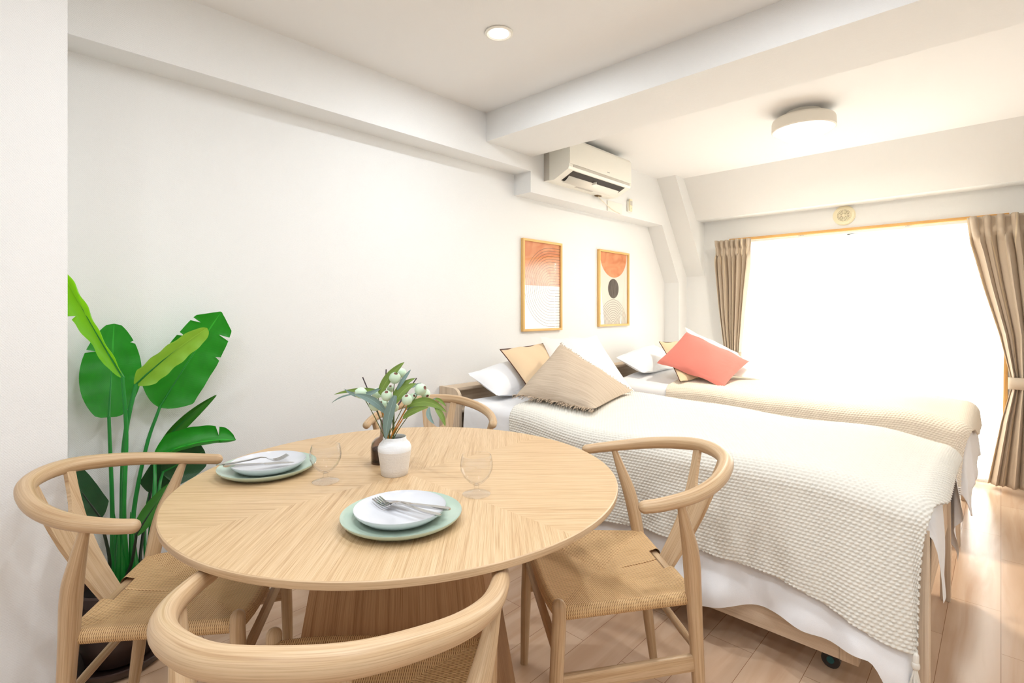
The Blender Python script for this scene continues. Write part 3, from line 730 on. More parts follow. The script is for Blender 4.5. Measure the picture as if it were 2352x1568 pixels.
    for i in range(K - 1):
        for j in range(K - 1):
            a = (ks[i][0] + ks[i + 1][0]) / 2; c = (ks[j][0] + ks[j + 1][0]) / 2
            ra = max(ks[i][1], ks[i + 1][1]); rc = max(ks[j][1], ks[j + 1][1])
            if abs(a) < 0.30 and c < -0.885: continue
            fs.append([i * K + j, (i + 1) * K + j, (i + 1) * K + j + 1, i * K + j + 1])
            cc = 0.06
            side = abs(a) + 0.05 * ra > abs(c - cc) / (1 - cc if c > cc else 1 + cc) + 0.05 * rc
            q = []
            for (ii, jj) in ((i, j), (i + 1, j), (i + 1, j + 1), (i, j + 1)):
                p = G[ii][jj]; aa, r1 = ks[ii]; c1, r2 = ks[jj]
                if side: q.append((p.y + 2, abs(aa) * 0.21 + r1 * R * PI))
                else: q.append((p.x + 1, abs(c1) * 0.18 + r2 * R * PI))
            uv.append(q)
    b.add(vs, fs, uv); sobj = b.build('seat', M['cord'], t, smooth=60)
    return t
proto = make_chair()
CH = [((-0.850, 0.488), (-0.698, 0.715), 'oak dining chair nearest the camera, seen from behind, cut off by the bottom edge'),
      ((-1.582, 0.408), (0.57, 0.82), 'oak dining chair with woven seat at the left of the table, beside the potted plant'),
      ((-0.830, 1.271), (-0.634, -0.773), 'oak dining chair with woven seat at the right of the table, beside the near bed'),
      ((-1.698, 1.300), (0.698, -0.715), 'oak dining chair at the far side of the table, mostly hidden behind the vase')]
for i, (p, f, lab) in enumerate(CH):
    o = proto if i == 0 else copy_tree(proto)
    o.location = (p[0], p[1], 0); o.rotation_euler = (0, 0, math.atan2(f[1], f[0]) - PI / 2); o['label'] = lab
    o['group'] = 'oak chairs around the dining table'

# ------------------------------------------------------------------ tableware
def plate(name, label, c, R, z, mat, hgt, grp):
    o = thing(name, label, 'plate', (c[0], c[1], z), group=grp)
    prof = [(0.0, 0.004), (R * 0.60, 0.004), (R * 0.78, 0.004 + hgt * 0.25), (R * 0.92, hgt * 0.72), (R * 0.985, hgt * 0.98), (R, hgt + 0.0012), (R * 1.0, hgt - 0.001),
            (R * 0.96, hgt * 0.66), (R * 0.80, hgt * 0.08 + 0.001), (R * 0.58, -0.0), (R * 0.55, 0.0), (0.0, 0.001)]
    b = MB(); b.lathe([(r, zz_ ) for r, zz_ in prof], (0, 0, 0), 72)
    b.build('dish', mat, o, smooth=50)
    return o
P1 = (-0.893, 0.614); P2 = (-1.431, 0.556)
plate('dinner_plate', 'sage green dinner plate under the white plate at the near place setting', P1, 0.122, TZ, M['plate_green'], 0.020, 'sage dinner plates')
plate('dinner_plate', 'sage green dinner plate under the white plate at the left place setting', P2, 0.122, TZ, M['plate_green'], 0.020, 'sage dinner plates')
W1 = (P1[0] - 0.012, P1[1] + 0.004); W2 = (P2[0] - 0.010, P2[1] + 0.006)
plate('side_plate', 'smaller white plate on the green plate at the near place setting', (W1[0] , W1[1] ), 0.094, TZ + 0.006, M['plate_white'], 0.021, 'white side plates')
plate('side_plate', 'smaller white plate on the green plate at the left place setting', (W2[0], W2[1]), 0.094, TZ + 0.006, M['plate_white'], 0.021, 'white side plates')
def between(a, c):   # frame with +x from handle end a to tip c
    x = (c - a).normalized(); y = Vector((0, 0, 1)).cross(x).normalized(); z = x.cross(y)
    return Matrix.Translation(a) @ Matrix((x, y, z)).transposed().to_4x4(), (c - a).length
def flatbar(m, prof, xf):  # prof: (x, halfwidth, z, thick)
    P = []
    for x, hw, z, th in prof:
        P.append([Vector((x, -hw, z - th / 2)), Vector((x, hw, z - th / 2)), Vector((x, hw, z + th / 2)), Vector((x, -hw, z + th / 2)), Vector((x, -hw, z - th / 2))])
    P = [[xf @ p for p in r] for r in P]
    m.grid(P); m.add([P[0][k] for k in range(4)], [[3, 2, 1, 0]]); m.add([P[-1][k] for k in range(4)], [[0, 1, 2, 3]])
def fork(label, a, c):
    X, L = between(a, c); o = thing('fork', label, 'fork', tuple(a), group='steel forks on the plates')
    b = MB(); flatbar(b, [(0, 0.003, 0.0, 0.002), (0.008, 0.0055, 0.0005, 0.0025), (0.04, 0.005, 0.001, 0.0025), (L * 0.45, 0.0028, 0.005, 0.003), (L * 0.6, 0.0022, 0.009, 0.003), (L * 0.68, 0.0035, 0.007, 0.002)], X)
    b.build('handle', M['steel'], o, world=True, smooth=50)
    b = MB(); flatbar(b, [(L * 0.67, 0.0035, 0.007, 0.002), (L * 0.71, 0.009, 0.003, 0.002), (L * 0.77, 0.0112, -0.001, 0.002), (L * 0.80, 0.0115, -0.002, 0.002)], X)
    for k in range(4):
        yy = -0.0096 + k * 0.0064; P = []
        for x, z in ((L * 0.79, -0.0018), (L * 0.86, -0.001), (L * 0.93, 0.003), (L, 0.009)):
            P.append([X @ Vector((x, yy + sy * 0.0017, z + sz * 0.001)) for sy, sz in ((-1, -1), (1, -1), (1, 1), (-1, 1), (-1, -1))])
        b.grid(P)
    b.build('tines', M['steel'], o, world=True, smooth=50)
def knife(label, a, c):
    X, L = between(a, c); o = thing('table_knife', label, 'knife', tuple(a), group='steel knives on the plates')
    b = MB(); flatbar(b, [(0, 0.003, 0, 0.003), (0.006, 0.0058, 0, 0.005), (L * 0.25, 0.0052, 0, 0.005), (L * 0.5, 0.004, 0, 0.0045), (L * 0.55, 0.004, 0, 0.003)], X); b.build('handle', M['steel'], o, world=True, smooth=50)
    b = MB(); flatbar(b, [(L * 0.55, 0.004, 0, 0.0022), (L * 0.58, 0.0085, 0, 0.0015), (L * 0.8, 0.0092, 0, 0.0013), (L * 0.93, 0.0065, 0, 0.001), (L, 0.001, 0, 0.0008)], X); b.build('blade', M['steel'], o, world=True, smooth=50)
zp = TZ + 0.006
fork('steel fork lying on the near white plate, tines to the left', atz(1012, 1183, 0.752), atz(864, 1152, 0.740))
knife('steel knife crossing under the fork on the near white plate', atz(1033, 1169, 0.757), atz(874, 1149, 0.738))
fork('steel fork lying on the left white plate, tines to the right', atz(497, 1068, 0.757), atz(660, 1051, 0.741))
knife('steel knife lying on the left white plate, handle over the rim', atz(512, 1070, 0.756), atz(676, 1061, 0.740))
def glass(label, c):
    o = thing('wine_glass', label, 'glass', (c[0], c[1], TZ + 0.0008), group='clear stem glasses')
    b = MB(); b.lathe([(0, 0.0), (0.0325, 0.0), (0.0330, 0.0012), (0.030, 0.0028), (0.014, 0.0065), (0.0065, 0.011), (0.0052, 0.016), (0.0062, 0.020), (0.004, 0.0225), (0.0, 0.0225)], (0, 0, 0), 48)
    b.build('foot', M['glass'], o, smooth=60)
    b = MB(); op = [(0.0, 0.021), (0.0075, 0.0225), (0.020, 0.031), (0.031, 0.043), (0.0375, 0.058), (0.0388, 0.070), (0.0372, 0.082), (0.0348, 0.092)]
    ip = [(0.0336, 0.092), (0.036, 0.082), (0.0376, 0.070), (0.0363, 0.058), (0.030, 0.0445), (0.019, 0.033), (0.007, 0.0265), (0.0, 0.026)]
    b.lathe(op + ip, (0, 0, 0), 48); b.build('bowl', M['glass'], o, smooth=60)
glass('clear stem glass standing beside the left plates', (-1.240, 0.623))
glass('clear stem glass standing right of the vase, behind the near plates', (-0.897, 0.825))
VB = Vector((-1.167, 0.779, TZ))
va = thing('vase', 'small round white stoneware vase at the centre of the table', 'vase', tuple(VB))
b = MB(); b.lathe([(0.0, 0.0), (0.033, 0.0), (0.035, 0.002), (0.037, 0.02), (0.0415, 0.05), (0.0435, 0.066), (0.0435, 0.073), (0.040, 0.081), (0.034, 0.087), (0.0305, 0.092), (0.0305, 0.098), (0.0295, 0.100),
                   (0.0280, 0.098), (0.0275, 0.091), (0.036, 0.080), (0.039, 0.070), (0.036, 0.03), (0.030, 0.006), (0.0, 0.005)], (0, 0, 0), 56)
b.build('body', M['vase'], va, smooth=40)
# reed diffuser
DB = Vector((-1.281, 0.818, TZ))
df = thing('reed_diffuser', 'smoky glass reed diffuser bottle standing behind the white vase', 'diffuser', tuple(DB))
b = MB(); b.lathe([(0, 0.0), (0.034, 0.0), (0.036, 0.003), (0.036, 0.045), (0.033, 0.058), (0.024, 0.068), (0.012, 0.074), (0.010, 0.080), (0.009, 0.118), (0.011, 0.122), (0.009, 0.122), (0.0075, 0.118), (0.0085, 0.080), (0.010, 0.073), (0.022, 0.066), (0.031, 0.056), (0.034, 0.045), (0.034, 0.006), (0, 0.005)], (0, 0, 0), 40)
b.build('bottle', M['smoke'], df, smooth=50)
b = MB(); b.lathe([(0, 0.006), (0.033, 0.006), (0.033, 0.040), (0, 0.040)], (0, 0, 0), 32); b.build('oil', M['liquid'], df)
for px, py, d in ((833, 866, 1.46), (887, 848, 1.50), (957, 868, 1.52), (930, 905, 1.56)):
    tp = at(px, py, d); b = MB(); b.tube([DB + Vector((0, 0, 0.012)) + (tp - DB).normalized() * 0.0, DB + Vector((0, 0, 0.12)), tp][::1] if False else [DB + Vector((0, 0, 0.10)), tp], 0.0018, 8, cap=False)
    b.build('reed', M['stick'], df, world=True)

# ------------------------------------------------------------------ leaf builder
def leaf(m, base, tip, width, normal, bend=0.0, fold=0.35, wp=None, n=44, nw=6, notch=(), curl=0.0, wav=0.0, side=0.0, asym=1.0):
    base = Vector(base); tip = Vector(tip); ax = tip - base; L = ax.length; x = ax.normalized()
    nrm = Vector(normal); nrm = (nrm - x * nrm.dot(x)).normalized(); y = nrm.cross(x)
    P = []; U = []; mid = []
    for i in range(n + 1):
        s = i / n
        c = base + ax * s + nrm * (bend * 4 * s * (1 - s)) + y * side * 4 * s * (1 - s)
        mid.append(c)
    for i in range(n + 1):
        s = i / n
        wd = width * (wp(s) if wp else math.sin(PI * s ** 0.75) ** 0.75)
        row = []; ur = []
        for j in range(-nw, nw + 1):
            f = j / nw; ww = wd * abs(f)
            for (s0, sd, dp) in notch:
                if sd * f > 0 and abs(s - s0) < 0.5 / n + 1e-6: ww = min(ww, wd * dp)
            a = fold * abs(f) + curl * f * f
            if f < 0: ww *= asym
            p = mid[i] + y * math.copysign(ww * math.cos(a), f) + nrm * (ww * math.sin(a) + wav * wd * math.sin(9 * s * PI + f) * abs(f))
            row.append(p); ur.append((s * L / 0.3, f))
        P.append(row); U.append(ur)
    m.grid(P, U)
def fat(s): return (0.06 + 0.94 * min(1.0, (s / 0.16)) ** 0.7) * (1 - max(0, s - 0.45) ** 2 * 1.2) * (math.cos(max(0, s - 0.86) / 0.14 * PI / 2) ** 0.5 if s < 1 else 0.0) * 0.98
def oval(s): return math.sin(PI * min(1, s * 0.93 + 0.05) ** 0.92) ** 0.62 if 0 < s < 1 else (0.25 if s == 0 else 0.0)
def point(s): return min(1.0, (s / 0.14)) ** 0.6 * (1 - max(0, s - 0.45) ** 1.8 * 1.1) * (1.0 if s < 0.88 else max(0.03, (1 - s) / 0.12) ** 0.8)
def slim(s): return math.sin(PI * min(1, s * 0.96 + 0.04) ** 0.8) ** 0.7 if s < 1 else 0.0

# eucalyptus branches with seed pods, standing in the vase
eu = thing('eucalyptus_branch', 'artificial eucalyptus sprigs with pale green seed pods in the white vase', 'branch', tuple(VB + Vector((0, 0, 0.02))))
mouth = VB + Vector((-0.008, -0.006, 0.085))
D0 = 1.36
def ep(px, py, dd=0.0): return at(px, py, D0 + dd)
root = VB + Vector((0.0, 0.0, 0.02))
# leaves: (base px,py), (tip px,py), halfwidth, depth base, depth tip, material, bend
EL = [((872, 905), (929, 831), 0.0125, 0.0, 0.0, 'euc_green', 0.006), ((876, 890), (790, 892), 0.0072, 0.0, 0.02, 'euc_blue', -0.020), ((872, 897), (767, 906), 0.0055, 0.02, 0.03, 'euc_green', -0.006),
      ((886, 948), (812, 905), 0.0105, -0.02, -0.03, 'euc_blue', 0.010), ((908, 908), (886, 1010), 0.0135, -0.04, -0.035, 'euc_blue', 0.004), ((903, 915), (955, 868), 0.0085, 0.0, 0.02, 'euc_green', 0.008),
      ((908, 925), (956, 880), 0.012, -0.02, 0.0, 'euc_green', 0.008), ((912, 895), (944, 848), 0.006, 0.0, 0.01, 'euc_blue', 0.0), ((935, 933), (1026, 947), 0.012, -0.02, -0.05, 'euc_green', 0.018),
      ((930, 938), (1003, 912), 0.0065, 0.0, 0.0, 'euc_blue', 0.010), ((926, 960), (985, 935), 0.009, -0.03, -0.04, 'euc_green', 0.006), ((985, 936), (998, 974), 0.0065, -0.04, -0.06, 'euc_blue', 0.006),
      ((1000, 915), (1025, 934), 0.0045, -0.02, -0.04, 'euc_green', 0.003), ((1000, 935), (1023, 979), 0.0075, -0.04, -0.06, 'euc_green', 0.004), ((812, 905), (761, 926), 0.0022, -0.03, -0.02, 'euc_blue', 0.004),
      ((930, 890), (968, 879), 0.005, 0.02, 0.04, 'euc_blue', 0.003), ((936, 925), (962, 895), 0.006, 0.01, 0.03, 'euc_blue', 0.003)]
camv = Vector((-FW[0], -FW[1], 0.35))
for (bp, tpx, hw, d0, d1, mt, bd) in EL:
    b = MB(); leaf(b, ep(bp[0], bp[1], d0), ep(tpx[0], tpx[1], d1), hw, camv, side=-bd if mt == 'euc_blue' else bd, fold=0.3, bend=0.004, wp=slim, n=14, nw=3)
    q = b.build('leaf', M[mt], eu, world=True, recalc=False, smooth=70)
PODS = [((907, 868), 13.5, (0.3, 0.9), 0), ((923, 856), 11, (-0.8, 0.6), 0.04), ((829, 902), 13, (-1, 0.1), 0.0), ((866, 903), 12, (-0.5, 0.5), 0.03), ((888, 909), 12.5, (0.1, 0.75), -0.03), ((897, 893), 8.5, (0.1, 0.8), 0.03),
        ((966, 894), 14, (0.85, 0.35), -0.01), ((977, 903), 11, (0.4, -0.3), 0.03), ((935, 918), 12.5, (0.0, 0.8), -0.04), ((948, 912), 9, (0.4, 0.4), 0.0), ((862, 930), 14, (-0.75, 0.55), -0.01), ((882, 928), 11, (-0.3, 0.3), 0.02), ((906, 936), 10, (0, 0.2), 0.03)]
for (c, rp, ax, dd) in PODS:
    p = ep(c[0], c[1], dd); r_ = rp * (D0 + dd) / FPX
    az = Vector((RT[0] * ax[0], RT[1] * ax[0], ax[1])) + Vector((-FW[0], -FW[1], 0)) * 0.55; az.normalize()
    q = az.to_track_quat('Z', 'Y').to_matrix().to_4x4(); X = Matrix.Translation(p) @ q
    b = MB(); b.lathe([(0, -r_ * 1.02), (r_ * 0.45, -r_ * 0.92), (r_ * 0.85, -r_ * 0.5), (r_, 0), (r_ * 0.9, r_ * 0.45), (r_ * 0.62, r_ * 0.85), (r_ * 0.42, r_ * 1.0), (r_ * 0.36, r_ * 1.06), (r_ * 0.30, r_ * 1.0), (r_ * 0.25, r_ * 0.8), (0, r_ * 0.75)], (0, 0, 0), 22)
    b.xf(X); pod = b.build('seed_pod', M['berry'], eu, world=True, smooth=60)
    b = MB(); b.lathe([(0, r_ * 0.82), (r_ * 0.28, r_ * 0.86), (r_ * 0.36, r_ * 1.03), (r_ * 0.18, r_ * 0.97), (0, r_ * 0.92)], (0, 0, 0), 14); b.xf(X); b.build('opening', M['berry_end'], pod, world=True)
for i, (c, rp, ax, dd) in enumerate(PODS):
    p = ep(c[0], c[1], dd); b = MB(); a = mouth + Vector((random.uniform(-.01, .01), random.uniform(-.01, .01), 0))
    b.tube(cr([root, a, (a * 0.45 + p * 0.55) + Vector((0, 0, 0.006)), p], 4), [0.0011] * 13, 6, cap=False); b.build('stem', M['euc_stem'], eu, world=True)
for (px, py) in ((876, 935), (905, 945), (925, 962), (935, 935), (893, 950)):
    b = MB(); p = ep(px, py, -0.01); b.tube(cr([root, mouth + Vector((random.uniform(-.008, .008), random.uniform(-.008, .008), 0)), p], 4), 0.0016, 6, cap=False); b.build('stem', M['euc_amber'] if px != 905 else M['euc_stem'], eu, world=True)

# ------------------------------------------------------------------ potted plant
PC = Vector((-2.115, 0.350, 0))
pl = thing('potted_plant', 'tall bird-of-paradise plant with broad green leaves in a dark brown pot', 'plant', tuple(PC))
b = MB(); b.lathe([(0, 0.022), (0.085, 0.022), (0.095, 0.03), (0.118, 0.12), (0.124, 0.20), (0.126, 0.235), (0.131, 0.24), (0.132, 0.268), (0.126, 0.272), (0.118, 0.268), (0.115, 0.22), (0, 0.22)], PC, 48); b.build('pot', M['pot'], pl, world=True, smooth=40)
b = MB(); b.lathe([(0, 0.0), (0.115, 0.0), (0.132, 0.012), (0.138, 0.032), (0.133, 0.034), (0.125, 0.02), (0.11, 0.012), (0, 0.012)], PC, 48); b.build('saucer', M['pot'], pl, world=True, smooth=40)
b = MB(); b.lathe([(0, 0.238), (0.06, 0.236), (0.116, 0.23), (0.116, 0.21), (0, 0.21)], PC, 32); b.build('soil', M['soil'], pl, world=True)
toc = Vector((0.78, -0.30, 0.30))
def plant_leaf(bp, tp, hw, mat, normal, stem, kw, sr=(0.0085, 0.005), smat='stem'):
    b = MB(); B = at(*bp); leaf(b, B, at(*tp), hw, normal, **kw); lf = b.build('leaf', M[mat], pl, world=True, recalc=False, smooth=75)
    b = MB(); T_ = at(*tp); k = kw.get('bend', 0); nrm = Vector(normal); xx = (T_ - B).normalized(); nrm = (nrm - xx * nrm.dot(xx)).normalized()
    yv = nrm.cross(xx); sd = kw.get('side', 0)
    b.tube([B + (T_ - B) * s + nrm * (k * 4 * s * (1 - s) - 0.002) + yv * sd * 4 * s * (1 - s) for s in (0, .2, .4, .6, .8, .95)], [0.0045, 0.0038, 0.003, 0.0022, 0.0014, 0.0006], 6, cap=False)
    b.build('midrib', M[smat], lf, world=True)
    p = [Vector(q) if len(q) == 3 and abs(q[0]) < 5 else at(*q) for q in stem] + [B + xx * 0.004]
    pp = cr(p, 6); rr = [sr[0] + (sr[1] - sr[0]) * i / (len(pp) - 1) for i in range(len(pp))]
    b = MB(); b.tube(pp, rr, 10, cap=False); b.build('stalk', M[smat], pl, world=True)
G = lambda dx, dy: (PC.x + dx, PC.y + dy, 0.225)
plant_leaf((250, 958, 1.76), (262, 743, 1.80), 0.086, 'leaf_dark', (0.95, -0.15, 0.05), [G(-0.03, -0.02), (258, 1180, 1.74)], dict(bend=-0.012, fold=0.12, wp=oval, notch=((0.70, 1, 0.6), (0.80, -1, 0.8)), wav=0.03, n=60))
plant_leaf((283, 868, 1.66), (140, 618, 1.62), 0.046, 'leaf_bright', (0.25, -0.75, 0.65), [G(0.0, 0.02), (284, 1180, 1.68), (290, 1000, 1.68)], dict(bend=-0.01, fold=0.6, wp=lambda q: fat(q) * (0.55 + 0.55 * smoothstep(0.3, 0.8, q)), notch=((0.62, 1, 0.6), (0.8, 1, 0.6)), wav=0.12, side=0.012, n=60))
plant_leaf((366, 936, 1.90), (508, 716, 1.98), 0.092, 'leaf_dark', (0.9, 0.05, 0.2), [G(-0.01, 0.05), (305, 1200, 1.80), (335, 1030, 1.86)], dict(bend=-0.012, fold=0.18, wp=point, notch=((0.66, 1, 0.72), (0.84, 1, 0.55), (0.6, -1, 0.8), (0.8, -1, 0.5)), wav=0.03, n=60))
plant_leaf((310, 884, 1.72), (476, 753, 1.80), 0.044, 'leaf_pale', (0.55, -0.3, -0.6), [G(0.02, 0.0), (282, 1100, 1.70), (290, 985, 1.70)], dict(bend=0.0, fold=0.35, wp=fat, wav=0.09, side=0.008, n=60), sr=(0.009, 0.006))
plant_leaf((372, 1020, 1.93), (498, 906, 1.98), 0.034, 'leaf_mid', (0.7, -0.3, -0.2), [G(0.0, 0.07), (335, 1180, 1.86)], dict(bend=0.0, fold=0.9, wp=slim, side=0.01), sr=(0.006, 0.004))
plant_leaf((352, 1052, 1.80), (542, 1010, 1.93), 0.060, 'leaf_dark', (0.45, -0.35, 0.75), [G(0.04, 0.06), (345, 1230, 1.72), (355, 1120, 1.76)], dict(bend=0.03, fold=0.75, wp=fat, notch=((0.8, 1, 0.35), (0.8, -1, 0.5)), wav=0.03), sr=(0.008, 0.005))
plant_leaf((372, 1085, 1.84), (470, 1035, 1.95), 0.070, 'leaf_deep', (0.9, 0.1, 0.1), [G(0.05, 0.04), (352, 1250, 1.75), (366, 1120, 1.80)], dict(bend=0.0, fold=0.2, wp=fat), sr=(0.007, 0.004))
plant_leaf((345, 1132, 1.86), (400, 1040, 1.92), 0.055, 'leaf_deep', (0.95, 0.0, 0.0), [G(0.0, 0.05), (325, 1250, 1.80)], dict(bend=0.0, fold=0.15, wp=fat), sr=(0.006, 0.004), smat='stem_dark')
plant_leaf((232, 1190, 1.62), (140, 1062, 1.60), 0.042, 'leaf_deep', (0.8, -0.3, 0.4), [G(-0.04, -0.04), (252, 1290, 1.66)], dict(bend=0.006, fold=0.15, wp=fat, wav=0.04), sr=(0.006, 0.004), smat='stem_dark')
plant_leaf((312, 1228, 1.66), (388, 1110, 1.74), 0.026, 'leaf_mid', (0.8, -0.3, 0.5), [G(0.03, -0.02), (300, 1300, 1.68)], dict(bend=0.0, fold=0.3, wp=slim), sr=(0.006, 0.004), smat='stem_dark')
for (gx, gy, px, py, d, mt) in ((-0.01, 0.0, 262, 1175, 1.70, 'stem'), (0.01, -0.01, 277, 1180, 1.69, 'stem'), (0.02, 0.03, 300, 1175, 1.72, 'stem')):
    b = MB(); q = Vector(G(gx, gy)); b.tube(cr([q, (q + at(px, py, d)) / 2, at(px, py, d)], 4), [0.012, 0.011, 0.011, 0.010, 0.009, 0.008, 0.006, 0.004, 0.001], 10, cap=False); b.build('leaf_sheath', M[mt], pl, world=True)

# ------------------------------------------------------------------ beds
FX = -0.1445            # outer face of the footboards
def make_bed(y0, y1, label, underbed=False):
    o = thing('bed', label, 'bed', ((WX + FX) / 2, (y0 + y1) / 2, 0), group='single beds side by side')
    A = M['ash']
    b = MB()
    hx0, hx1 = WX + 0.004, -2.146
    b.box((WX + 0.05, (y0 + y1) / 2, 0.50), (0.022, y1 - y0 - 0.04, 0.43), 1, 0.002)
    hb = b.build('headboard', A, o, world=True)
    b = MB(); b.box(((WX + 0.004 - 2.20) / 2, (y0 + y1) / 2, 0.715), (0.115, y1 - y0 - 0.042, 0.02), 1, 0.003); b.box(((WX + 0.06 - 2.16) / 2, (y0 + y1) / 2, 0.60), (0.09, y1 - y0 - 0.044, 0.018), 1, 0.002); b.build('shelf', A, o, world=True)
    for yy in (y0 + 0.01, y1 - 0.01):
        rc = 0.055; poly = [(hx0, 0.0), (hx1, 0.0), (hx1, 0.727 - rc)]
        for k in range(1, 9): a = PI / 2 * k / 8; poly.append((hx1 - rc + rc * math.cos(a), 0.727 - rc + rc * math.sin(a)))
        poly.append((hx0, 0.727))
        b = MB(); b.prism(poly, 1, yy - 0.01, yy + 0.01); b.uv = [[(q[1], q[0]) for q in f] for f in b.uv]; b.build('headboard_post', A, o, world=True)
    # footboard
    for yy in (y0 + 0.022, y1 - 0.022):
        b = MB(); b.box((FX - 0.016, yy, 0.27), (0.032, 0.044, 0.54), 2, 0.003); b.build('leg', A, o, world=True)
    b = MB(); b.box((FX - 0.018, (y0 + y1) / 2, 0.405), (0.018, y1 - y0 - 0.08, 0.22), 1, 0.002); b.build('footboard', A, o, world=True)
    for yy in (y0 + 0.014, y1 - 0.014):
        b = MB(); b.box(((hx1 + FX) / 2 - 0.015, yy, 0.30), (FX - hx1 - 0.03, 0.022, 0.13), 0, 0.002); b.build('side_rail', A, o, world=True)
    b = MB(); b.box(((hx1 + FX) / 2 - 0.015, (y0 + y1) / 2, 0.30), (FX - hx1 - 0.05, y1 - y0 - 0.06, 0.02), 1); b.build('slat_base', A, o, world=True)
    return o
BY0, BY1 = 1.845, 2.717; GY0, GY1 = 3.33, 4.202
make_bed(BY0, BY1, 'pale wooden bed nearest the dining table')
make_bed(GY0, GY1, 'pale wooden bed by the window, behind the near bed')
# low trundle frame on castors pushed under the near bed
tf = thing('trundle_frame', 'low pale wooden trundle frame on castors under the near bed', 'trundle bed', (-1.2, 2.25, 0))
b = MB(); b.beam((-2.10, BY0 + 0.004, 0.150), (-0.36, BY0 + 0.004, 0.150), 0.02, 0.128); b.build('side_rail', M['ash'], tf, world=True)
b = MB(); b.box((-0.335, BY0 + 0.012, 0.150), (0.05, 0.036, 0.130), 2, 0.002); b.build('corner_post', M['ash'], tf, world=True)
b = MB(); b.beam((-0.335, BY0 + 0.03, 0.150), (-0.335, 2.66, 0.150), 0.02, 0.12); b.build('end_rail', M['ash'], tf, world=True)
b = MB(); b.box((-1.22, 2.26, 0.185), (1.72, 0.78, 0.02)); b.build('platform', M['ash'], tf, world=True)
for (x, y) in ((-0.40, 1.93), (-1.95, 1.93), (-0.40, 2.58), (-1.95, 2.58)):
    cs = MB(); cs.tube([(x, y - 0.011, 0.027), (x, y + 0.011, 0.027)], 0.027, 20, cap=False); cst = cs.build('castor', M['dark_plastic'], tf, world=True)
    cs = MB(); cs.tube([(x, y - 0.014, 0.027), (x, y + 0.014, 0.027)], 0.011, 14, cap=False); cs.build('hub', M['teal'], cst, world=True)
    cs = MB(); cs.box((x + 0.004, y, 0.068), (0.03, 0.034, 0.03), 0, 0.004); cs.build('fork', M['dark_plastic'], cst, world=True)

def mattress(y0, y1, label):
    b = MB(); b.box(((-2.15 - 0.19) / 2, (y0 + y1) / 2, 0.455), (1.94, y1 - y0 - 0.06, 0.28), 0, 0.05, seg=4)
    return tag(b.build('mattress', M['white_cloth'], smooth=60), label, 'mattress')
mattress(BY0, BY1, 'white mattress on the near bed, showing beside the headboard')
mattress(GY0, GY1, 'white mattress on the bed by the window')

def hump(x, y, seed):
    return (0.010 * math.sin(2.6 * x + 1.3 * seed) * math.cos(3.1 * y + seed) + 0.006 * math.sin(6.1 * x - 4.3 * y + seed * 2) + 0.004 * math.sin(11 * x + 7 * y))
def drape_fn(y0, y1, x1, top, R, lift, seed, flare=0.10, fold=0.014):
    xi = x1 - R; yi0 = y0 + R; yi1 = y1 - R
    def f(s, t):
        bx = min(s, xi); by = min(max(t, yi0), yi1); ex = s - bx; ey = t - by; e = math.hypot(ex, ey)
        edge = min(by - yi0, yi1 - by); z = top(bx, by)
        if e < 1e-9: return Vector((bx, by, z + lift))
        dx, dy = ex / e, ey / e; RR = R + lift; q = RR * PI / 2
        if e < q: a = e / RR; hor = RR * math.sin(a) - lift * 0; drop = RR * (1 - math.cos(a)) - lift
        else:
            hor = RR + flare * (e - q); drop = RR + (e - q) * math.sqrt(1 - flare * flare) - lift
            an = math.atan2(dy, dx); cc = bx * 1.0 + by * 1.0 + an * 0.35
            hor += fold * smoothstep(0.0, 0.4, e - q) * (math.sin(13 * cc + seed) + 0.5 * math.sin(29 * cc + 2 * seed) + 0.25 * math.sin(51 * cc))
        if lift == 0: hor += 0.022 * smoothstep(0.29, 0.40, e - q) * (0.4 + noise.noise(Vector((bx * 9, by * 9, e * 7 + seed)))) * 1.3; 
        z2 = z - drop
        if z2 < 0.012 + lift: hor += (0.012 + lift - z2) * 0.5; z2 = 0.012 + lift
        return Vector((bx + dx * hor, by + dy * hor, z2))
    return f
def near_top(x, y):
    z = 0.632 + hump(x, y, 1.0) + 0.028 * smoothstep(-1.0, -1.9, x)
    z -= 0.03 * smoothstep(-0.45, -0.12, x) ** 1.5
    cy = (y - BY0) / (BY1 - BY0); z += 0.018 * math.sin(PI * min(1, max(0, cy)))
    return z
def far_top(x, y):
    z = 0.615 + hump(x, y, 2.7) + 0.02 * smoothstep(-1.0, -1.9, x) - 0.03 * smoothstep(-0.4, -0.1, x)
    cy = (y - GY0) / (GY1 - GY0); z += 0.03 * math.sin(PI * min(1, max(0, cy)))
    return z
fn1 = drape_fn(BY0 - 0.012, BY1 + 0.012, FX + 0.012, near_top, 0.055, 0.0, 1.0, fold=0.016)
fn1b = drape_fn(BY0 - 0.012, BY1 + 0.012, FX + 0.02, near_top, 0.055, 0.016, 1.0, flare=0.12, fold=0.012)
fn2 = drape_fn(GY0 - 0.012, GY1 + 0.012, FX + 0.035, far_top, 0.055, 0.0, 3.0, fold=0.008)
fn2b = drape_fn(GY0 - 0.012, GY1 + 0.012, FX + 0.035, far_top, 0.055, 0.016, 3.0, flare=0.12, fold=0.010)
